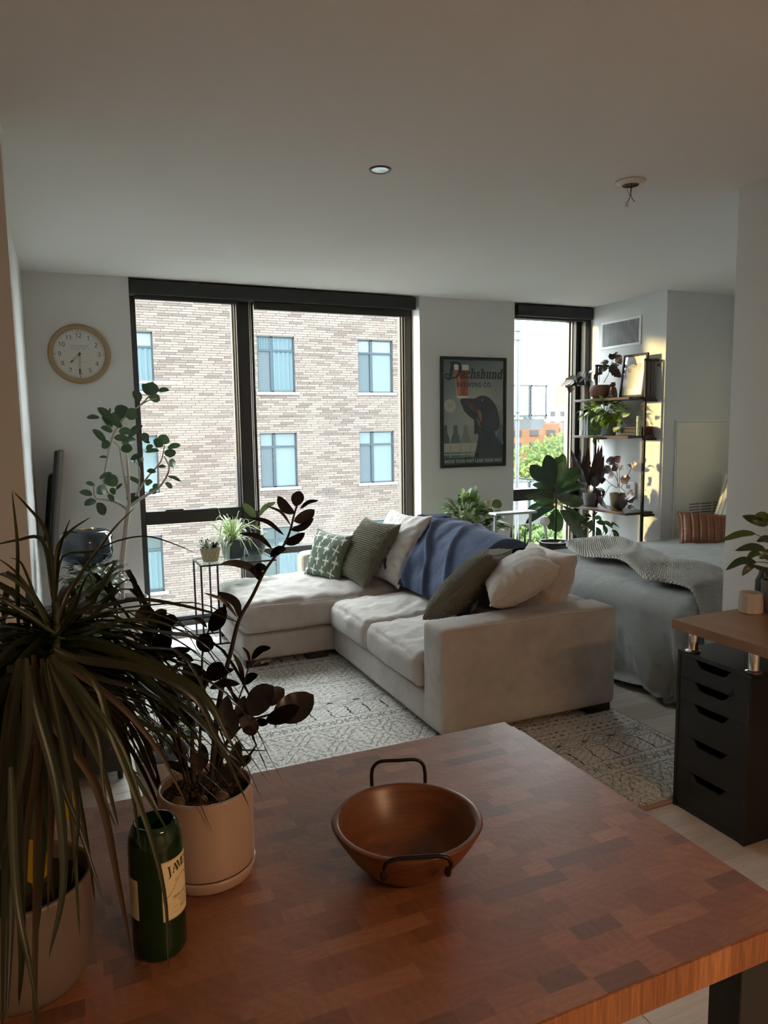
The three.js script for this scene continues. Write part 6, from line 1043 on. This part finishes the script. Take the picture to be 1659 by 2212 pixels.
{
  const a = onZ(1098, 1088, -5.5), t = thing('wooden_stake', 'plain wooden measuring stick standing against the pillar', 'stick', [a.x, 0, -5.83]);
  part('stick', rbx(-0.02, 0.02, 0, a.y, -0.004, 0.004, 0.001), std(lin(0.52, 0.42, 0.28), 0.6), t);
  for (let i = 1; i < 8; i++) part('hole', new THREE.CylinderGeometry(0.003, 0.003, 0.0012, 10).rotateX(Math.PI / 2).translate(0, a.y - i * 0.075, 0.0042), std(lin(0.12, 0.08, 0.05), 0.8), t);
}
{ // white bent-wood style tray table
  const a = onZ(1063, 1108, -5.06), b = onZ(1152, 1106, -5.06), w = std(lin(0.5, 0.5, 0.5), 0.45), t = thing('white_tray_table', 'white tray table with rounded corners behind the fiddle leaf fig', 'table', [0, 0, 0]);
  part('tray', rbx(a.x, b.x, a.y - 0.02, a.y, -5.12, -5.0, 0.009, 3), w, t);
  for (const x of [a.x + 0.03, b.x - 0.03]) part('leg', tube([new V3(x, 0.01, -5.06), new V3(x, a.y - 0.1, -5.06), new V3(x, a.y - 0.028, -5.06)], 0.012, 12, 8), w, t);
}
{
  const t = thing('snake_plant', 'dark snake plant blades behind the sofa by the narrow window', 'plant', [3.72, 0.001, -5.05]);
  pot(t, wallPot(0.08, 0.1, 0.22), std(lin(0.02, 0.02, 0.02), 0.4), 0.09, 0.2, 4);
  const m = phys(lin(0.02, 0.035, 0.018), 0.4), D = onPlaneZ(-5.05), A = { x: 920, y: 1040, s: 0.20494 };
  traced(t, D, A, [[895, 900, 895, 650, 902, 430, 28], [955, 900, 960, 650, 968, 490, 24], [1040, 900, 1042, 650, 1052, 455, 26], [1050, 900, 1070, 650, 1115, 560, 22], [985, 900, 990, 700, 978, 560, 14]], { mat: [m], shape: 'lance', seed: 6, spread: 0.03, reach: 0.03, tilt: 0.4, fold: 0.4 });
}
{
  const c = onZ(1197, 1160, -5.2), t = thing('fiddle_leaf_fig', 'fiddle leaf fig with big leathery leaves in a black nursery pot', 'plant', [c.x, 0.325, -5.2]);
  pot(t, [[0, 0], [0.085, 0], [0.09, 0.005], [0.115, 0.22], [0.124, 0.222], [0.128, 0.29], [0.131, 0.292], [0.131, 0.305], [0.122, 0.305], [0.118, 0.28], [0, 0.26]], std(lin(0.02, 0.02, 0.021), 0.32), 0.12, 0.283, 9);
  const st = thing('plant_stool', 'short black stool holding the fiddle leaf fig', 'stool', [c.x, 0, -5.2]);
  part('seat', lathe([[0, 0.295], [0.14, 0.295], [0.145, 0.305], [0.14, 0.3245], [0, 0.3245]], 40), blackMetal, st);
  for (let i = 0; i < 4; i++) { const a = i * Math.PI / 2 + 0.6; part('leg', tube([new V3(Math.cos(a) * 0.14, 0, Math.sin(a) * 0.14), new V3(Math.cos(a) * 0.09, 0.295, Math.sin(a) * 0.09)], 0.01, 4, 8), blackMetal, st); }
  const A = { x: 900, y: 620, s: 0.27119 }, D = onPlaneZ(-5.2);
  tracedStems(t, D, A, [[1105, 2010, 1108, 1850, 1112, 1700, 1110, 1600, 9, 6]], std(lin(0.05, 0.035, 0.02), 0.7));
  const mats = [leafMat(0.05, 0.115, 0.04, 0.32, 0.15), leafMat(0.04, 0.09, 0.045, 0.28, 0.1), leafMat(0.06, 0.15, 0.035, 0.34, 0.25)];
  traced(t, D, A, [[1095, 1570, 1060, 1450, 1040, 1335, 118], [1115, 1620, 1125, 1480, 1130, 1350, 146], [1135, 1520, 1160, 1400, 1170, 1328, 80], [1075, 1530, 990, 1500, 905, 1420, 112], [1112, 1640, 1060, 1570, 1000, 1515, 92], [1110, 1625, 1010, 1590, 920, 1575, 60], [1125, 1620, 1200, 1530, 1305, 1450, 120], [1120, 1660, 1230, 1600, 1335, 1580, 78], [1120, 1690, 1230, 1700, 1328, 1722, 96], [1105, 1700, 980, 1670, 860, 1668, 54], [1105, 1715, 1020, 1690, 930, 1705, 116], [1100, 1740, 980, 1740, 870, 1795, 60], [1110, 1750, 990, 1790, 868, 1885, 60], [1110, 1760, 1115, 1850, 1108, 1955, 116], [1085, 1800, 1060, 1870, 1062, 1935, 64], [1140, 1780, 1230, 1880, 1318, 1992, 146], [1160, 1740, 1270, 1810, 1380, 1915, 46]], { mat: mats, shape: 'obovate', seed: 41, spread: 0.06, reach: 0.22, tilt: 0.8, fold: 0.28, wave: 0.08, n: 14, arch: 0.04, fat: 1.05 });
  part('fallen_leaf', leafGeo([new V3(0.02, 0.289, 0.03), new V3(0.05, 0.3, 0.035), new V3(0.08, 0.292, 0.04)], 0.03, {}), leafMat(0.5, 0.36, 0.05, 0.5, 0.2), t);
  const g = onZ(1177, 1126, -5.12), wg = thing('watering_globe', 'white glass watering globe stuck in the fig pot', 'watering globe', [g.x, g.y, -5.12]);
  part('globe', new THREE.SphereGeometry(0.042, 28, 20), std(lin(0.72, 0.71, 0.68), 0.2), wg);
  part('spike', tube([new V3(0, -0.038, 0), new V3(0.008, -0.07, 0), new V3(0.02, -0.16, 0)], (k) => mix(0.014, 0.007, k), 12, 10), std(lin(0.72, 0.71, 0.68), 0.2), wg);
}
{ // bushy green plant under the shelf
  const c = onZ(1300, 1160, -5.1), t = thing('umbrella_plant', 'green umbrella plant standing below the wall shelf by the bed', 'plant', [c.x - 0.1, 0.001, -5.13]);
  pot(t, wallPot(0.09, 0.12, 0.26), std(lin(0.3, 0.28, 0.26), 0.5), 0.11, 0.24, 4);
  const A = { x: 1200, y: 930, s: 0.15672 }, D = onPlaneZ(-5.13), m = [leafMat(0.05, 0.12, 0.03, 0.4, 0.25), leafMat(0.09, 0.2, 0.04, 0.4, 0.3), leafMat(0.03, 0.07, 0.02, 0.4, 0.15)];
  tracedStems(t, D, A, [[560, 1900, 540, 1500, 520, 1230, 8, 4], [570, 1900, 620, 1500, 700, 1330, 8, 4], [575, 1900, 700, 1600, 760, 1430, 8, 4], [540, 1900, 450, 1600, 420, 1380, 7, 4]], stemMat(0.09, 0.12, 0.04));
  traced(t, D, A, [[520, 1200, 540, 1150, 585, 1120, 40], [500, 1195, 430, 1160, 375, 1190, 40], [480, 1210, 420, 1230, 380, 1270, 40], [520, 1210, 600, 1200, 640, 1260, 60], [500, 1230, 480, 1300, 550, 1400, 90], [560, 1260, 640, 1270, 690, 1330, 70], [640, 1260, 720, 1280, 800, 1360, 60], [660, 1300, 700, 1400, 680, 1450, 60], [560, 1330, 600, 1400, 640, 1480, 70], [760, 1260, 820, 1290, 885, 1345, 22], [770, 1370, 840, 1420, 890, 1500, 60], [800, 1400, 850, 1500, 880, 1570, 56], [720, 1440, 700, 1500, 640, 1530, 60], [700, 1480, 760, 1530, 790, 1590, 60], [600, 1440, 570, 1500, 550, 1490, 40], [420, 1340, 400, 1420, 400, 1500, 46], [380, 1290, 350, 1270, 330, 1310, 50], [340, 1490, 300, 1540, 275, 1570, 60], [370, 1520, 340, 1480, 300, 1500, 40], [760, 1330, 780, 1290, 810, 1260, 34], [500, 1360, 470, 1400, 450, 1420, 26], [600, 1360, 580, 1420, 590, 1490, 60], [820, 1450, 790, 1500, 740, 1540, 50]], { mat: m, shape: 'lance', seed: 43, spread: 0.1, reach: 0.1, tilt: 0.6, n: 8 });
}
// --- shelf plants
{
  const c = onX(1295, 852, 4.6), t = thing('terracotta_begonia', 'angel wing begonia with bronze leaves in a round terracotta pot', 'plant', [4.61, S1 + 0.0005, c.z]);
  pot(t, [[0, 0.012], [0.06, 0.012], [0.086, 0.03], [0.1, 0.068], [0.098, 0.1], [0.085, 0.126], [0.078, 0.126], [0.08, 0.115], [0.078, 0.095], [0, 0.09]], std(lin(0.19, 0.085, 0.055), 0.7), 0.073, 0.103, 5);
  part('saucer', lathe([[0, 0], [0.07, 0], [0.076, 0.012], [0.072, 0.014], [0.068, 0.01], [0, 0.008]], 40), std(lin(0.2, 0.09, 0.06), 0.7), t);
  const A = { x: 1200, y: 740, s: 0.14466 }, D = onPlaneX(4.61), m = [leafMat(0.055, 0.035, 0.022, 0.4, 0.25), leafMat(0.08, 0.03, 0.025, 0.4, 0.3), leafMat(0.05, 0.055, 0.025, 0.4, 0.25)];
  tracedStems(t, D, A, [[720, 600, 790, 470, 810, 390, 860, 250, 900, 170, 5, 3], [650, 600, 655, 480, 650, 420, 4, 3], [560, 600, 480, 540, 380, 530, 250, 600, 5, 3], [590, 600, 580, 520, 550, 440, 4, 3], [600, 600, 600, 550, 620, 480, 4, 3]], stemMat(0.09, 0.06, 0.03));
  traced(t, D, A, [[870, 250, 830, 200, 800, 240, 60], [880, 240, 900, 190, 935, 140, 60], [890, 260, 940, 260, 985, 330, 90], [780, 320, 710, 290, 655, 320, 70], [830, 330, 870, 380, 930, 400, 100], [850, 380, 900, 450, 985, 520, 90], [780, 390, 700, 390, 640, 440, 90], [830, 400, 850, 440, 860, 450, 70], [900, 200, 960, 200, 1000, 215, 30], [560, 440, 500, 450, 465, 510, 50], [590, 520, 620, 470, 625, 450, 44], [600, 560, 590, 500, 570, 490, 40], [440, 530, 370, 490, 330, 450, 130], [440, 540, 400, 590, 430, 640, 120], [330, 560, 250, 560, 130, 620, 110], [300, 600, 240, 660, 210, 760, 90], [260, 580, 150, 610, 60, 660, 60], [280, 590, 190, 620, 150, 680, 70], [380, 560, 340, 620, 320, 640, 60], [860, 300, 890, 330, 950, 350, 60], [650, 430, 670, 460, 690, 430, 50]], { mat: m, fat: 1.6, shape: 'jagged', seed: 51, spread: 0.06, reach: 0.1, tilt: 0.7, n: 12 });
}
{
  const c = onX(1312, 935, 4.62), t = thing('trailing_pothos', 'trailing neon green pothos in a grey pot on the middle shelf', 'plant', [4.63, S2 + 0.0005, c.z]);
  pot(t, wallPot(0.066, 0.08, 0.185), std(lin(0.25, 0.28, 0.28), 0.5), 0.073, 0.17, 5);
  const A = { x: 1200, y: 740, s: 0.14466 }, D = onPlaneX(4.56), m = [leafMat(0.44, 0.64, 0.05, 0.45, 0.5), leafMat(0.34, 0.52, 0.05, 0.45, 0.45), leafMat(0.2, 0.34, 0.04, 0.45, 0.35)];
  bush(t, new V3(-0.05, 0.215, 0), [0.15, 0.11, 0.21], 120, { seed: 52, l0: 0.075, l1: 0.115, ratio: 0.55, mat: m, lo: -0.8, shape: 'heart', hang: 0.3, root: 0.8 });
  tracedStems(t, D, A, [[800, 1080, 800, 1230, 770, 1320, 700, 1380, 660, 1390, 3, 2], [620, 1080, 560, 1200, 580, 1330, 640, 1390, 650, 1480, 3, 2], [700, 1080, 660, 1180, 740, 1260, 3, 2]], stemMat(0.2, 0.28, 0.06));
  traced(t, D, A, [[780, 1080, 790, 1130, 60], [730, 1130, 740, 1200, 60], [690, 1210, 750, 1310, 100], [590, 1280, 680, 1330, 70], [550, 1330, 500, 1440, 70], [600, 1400, 570, 1470, 600, 1560, 40], [650, 1400, 640, 1480, 670, 1500, 30], [860, 1310, 910, 1290, 970, 1260, 60], [920, 1340, 950, 1310, 970, 1340, 40], [520, 1180, 510, 1260, 50], [560, 1100, 490, 1180, 460, 1240, 60], [560, 960, 500, 965, 480, 970, 40], [600, 1030, 540, 1080, 480, 1160, 60], [930, 1150, 960, 1180, 970, 1130, 40], [660, 1090, 680, 1150, 700, 1190, 40], [1000, 1080, 1060, 1080, 1110, 1060, 60], [620, 960, 570, 900, 530, 900, 50], [660, 930, 600, 870, 560, 855, 46], [570, 1200, 560, 1270, 540, 1300, 46]], { mat: m, fat: 1.35, shape: 'heart', seed: 53, spread: 0.05, reach: 0.05, tilt: 0.6, n: 8 });
}
{
  const c = onX(1275, 1088, 4.64), t = thing('crimson_fern_plant', 'upright dark crimson frilled plant in a matt grey pot on the lower shelf', 'plant', [4.645, S3 + 0.0005, c.z]);
  pot(t, wallPot(0.062, 0.078, 0.125), std(lin(0.13, 0.125, 0.13), 0.6), 0.07, 0.112, 5);
  const A = { x: 1200, y: 930, s: 0.15672 }, D = onPlaneX(4.62), m = [leafMat(0.045, 0.014, 0.012, 0.45, 0.25), leafMat(0.075, 0.018, 0.014, 0.45, 0.3), leafMat(0.03, 0.014, 0.012, 0.45, 0.2)];
  traced(t, D, A, [[460, 760, 440, 500, 450, 205, 110], [500, 760, 590, 500, 640, 195, 110], [480, 760, 560, 460, 600, 190, 70], [420, 760, 300, 520, 215, 260, 110], [410, 760, 330, 480, 345, 245, 90], [440, 760, 390, 520, 395, 300, 80], [520, 760, 620, 560, 670, 330, 80], [470, 760, 520, 540, 540, 330, 90], [400, 760, 260, 560, 200, 380, 90], [520, 770, 640, 600, 720, 500, 80], [540, 780, 640, 640, 690, 560, 70], [430, 770, 340, 660, 290, 640, 90], [450, 770, 380, 640, 330, 560, 90], [500, 770, 560, 620, 560, 500, 90], [560, 790, 600, 900, 560, 1050, 80], [580, 790, 660, 850, 640, 950, 60], [590, 900, 640, 1000, 720, 1080, 80], [570, 950, 560, 1040, 550, 1100, 50]], { mat: m, shape: 'jagged', seed: 55, spread: 0.06, reach: 0.06, tilt: 0.6, n: 16, wave: 0.12 });
  spray(t, new V3(0, 0.11, 0), 26, { seed: 56, e0: 0.7, e1: 1.4, l0: 0.07, l1: 0.11, w0: 0.004, w1: 0.007, droop: 0.1, shape: 'strap', mat: phys(lin(0.55, 0.42, 0.3), 0.5), jit: 0.06, n: 5, m: 2 });
}
{
  const c = onX(1333, 1096, 4.62), t = thing('silver_begonia', 'silvery maroon begonia in a clear glass pot on the lower shelf', 'plant', [4.62, S3 + 0.0005, c.z]);
  pot(t, wallPot(0.05, 0.07, 0.155, 0.004), phys(lin(0.08, 0.078, 0.065), 0.12, { transmission: 0.4, thickness: 0 }), 0, 0, 0);
  part('soil', lathe([[0, 0.01], [0.045, 0.01], [0.062, 0.13], [0, 0.135]], 32), soilMat, t);
  const A = { x: 1200, y: 930, s: 0.15672 }, D = onPlaneX(4.62), m = [leafMat(0.12, 0.075, 0.09, 0.35, 0.15), leafMat(0.05, 0.022, 0.025, 0.4, 0.2), leafMat(0.07, 0.02, 0.022, 0.4, 0.3), leafMat(0.2, 0.15, 0.17, 0.35, 0.1)];
  tracedStems(t, D, A, [[860, 790, 850, 600, 820, 450, 5, 3], [880, 790, 830, 640, 760, 540, 5, 3], [900, 790, 980, 640, 1050, 520, 5, 3], [840, 790, 740, 720, 660, 640, 5, 3], [850, 790, 760, 760, 650, 960, 4, 3], [900, 790, 950, 830, 970, 880, 4, 3], [880, 790, 880, 620, 880, 470, 4, 3]], stemMat(0.09, 0.03, 0.03));
  traced(t, D, A, [[820, 450, 760, 420, 690, 430, 90], [820, 430, 860, 390, 900, 355, 80], [780, 430, 770, 390, 775, 365, 60], [1060, 520, 1030, 470, 980, 480, 60], [1050, 520, 1110, 470, 1140, 450, 110], [770, 540, 720, 540, 660, 580, 90], [790, 520, 830, 500, 870, 470, 90], [920, 540, 900, 520, 965, 520, 60], [700, 520, 660, 510, 640, 530, 60], [740, 600, 770, 620, 800, 640, 90], [930, 620, 960, 680, 900, 720, 90], [930, 640, 980, 660, 985, 690, 60], [940, 880, 930, 960, 910, 1090, 110], [980, 870, 1040, 900, 1090, 900, 120], [1000, 900, 1040, 970, 1060, 1000, 100], [960, 920, 900, 960, 890, 980, 60], [1000, 1030, 1040, 1060, 1100, 1080, 50], [820, 560, 800, 500, 790, 480, 60], [660, 640, 640, 700, 640, 740, 60]], { mat: m, fat: 1.55, shape: 'jagged', seed: 57, spread: 0.05, reach: 0.08, tilt: 0.8, n: 12 });
  part('support_stick', bx(-0.003, 0.003, 0.1, 0.3, -0.003, 0.003).translate(0.02, 0, 0.0), std(lin(0.6, 0.5, 0.3), 0.6), t);
}
// --- desk plant
{
  const c = onY(1668, 1322, 0.843), t = thing('desk_plant', 'glossy green leafed plant in a speckled grey pot on the desk', 'plant', [c.x, 0.8435, c.z + 0.02]);
  const speck = dataTex(128, 128, (u, v) => { const n = noise(u * 60, v * 60, 2); const k = n > 0.42 ? 2.4 : 1; return [0.16 * k, 0.165 * k, 0.18 * k]; });
  pot(t, [[0, 0], [0.045, 0], [0.05, 0.004], [0.051, 0.05], [0.062, 0.055], [0.064, 0.14], [0.062, 0.143], [0.057, 0.14], [0.055, 0.08], [0, 0.07]], std(lin(1, 1, 1), 0.5, { map: speck }), 0.058, 0.128, 3);
  const A = { x: 1430, y: 1080, s: 0.18088 }, D = onPlaneZ(t.position.z), m = [leafMat(0.10, 0.17, 0.025, 0.32, 0.22), leafMat(0.07, 0.12, 0.025, 0.32, 0.18), leafMat(0.05, 0.10, 0.05, 0.28, 0.12)];
  tracedStems(t, D, A, [[1320, 1120, 1310, 700, 1290, 450, 1285, 260, 10, 6], [1310, 620, 1240, 590, 6, 4], [1310, 760, 1130, 740, 1050, 760, 5, 4], [1310, 520, 1240, 470, 1120, 410, 5, 4]], stemMat(0.08, 0.07, 0.03));
  traced(t, D, A, [[1266, 300, 1150, 250, 1080, 230, 955, 190, 120], [1290, 260, 1200, 190, 1100, 200, 110], [1120, 405, 960, 400, 690, 492, 84], [1235, 590, 1060, 560, 870, 606, 96], [1300, 500, 1230, 460, 1125, 496, 86], [1180, 650, 1100, 640, 1008, 722, 76], [1330, 720, 1260, 650, 1160, 700, 130], [1130, 745, 950, 730, 758, 842, 104], [1110, 780, 1030, 810, 958, 905, 84], [1330, 880, 1200, 830, 1050, 775, 80], [1250, 930, 1220, 1000, 1165, 1088, 70], [1320, 300, 1420, 200, 1500, 160, 130], [1320, 500, 1430, 430, 1540, 460, 110], [1320, 700, 1440, 660, 1560, 700, 110], [1310, 270, 1330, 160, 1390, 80, 110], [1320, 820, 1400, 820, 1500, 900, 90]], { mat: m, shape: 'ovate', seed: 47, spread: 0.03, reach: 0.1, tilt: 0.55, n: 12, fold: 0.16, arch: 0.05 });
  const d2 = onY(1652, 1300, 0.843), o = thing('black_bottle_vase', 'small dark bottle behind the desk plant', 'vase', [d2.x + 0.02, 0.8435, d2.z - 0.03]);
  part('body', lathe([[0, 0], [0.03, 0], [0.032, 0.004], [0.032, 0.09], [0.02, 0.12], [0.018, 0.15], [0, 0.15]], 32), std(lin(0.03, 0.03, 0.035), 0.3), o);
}
renderer.render(scene, camera);
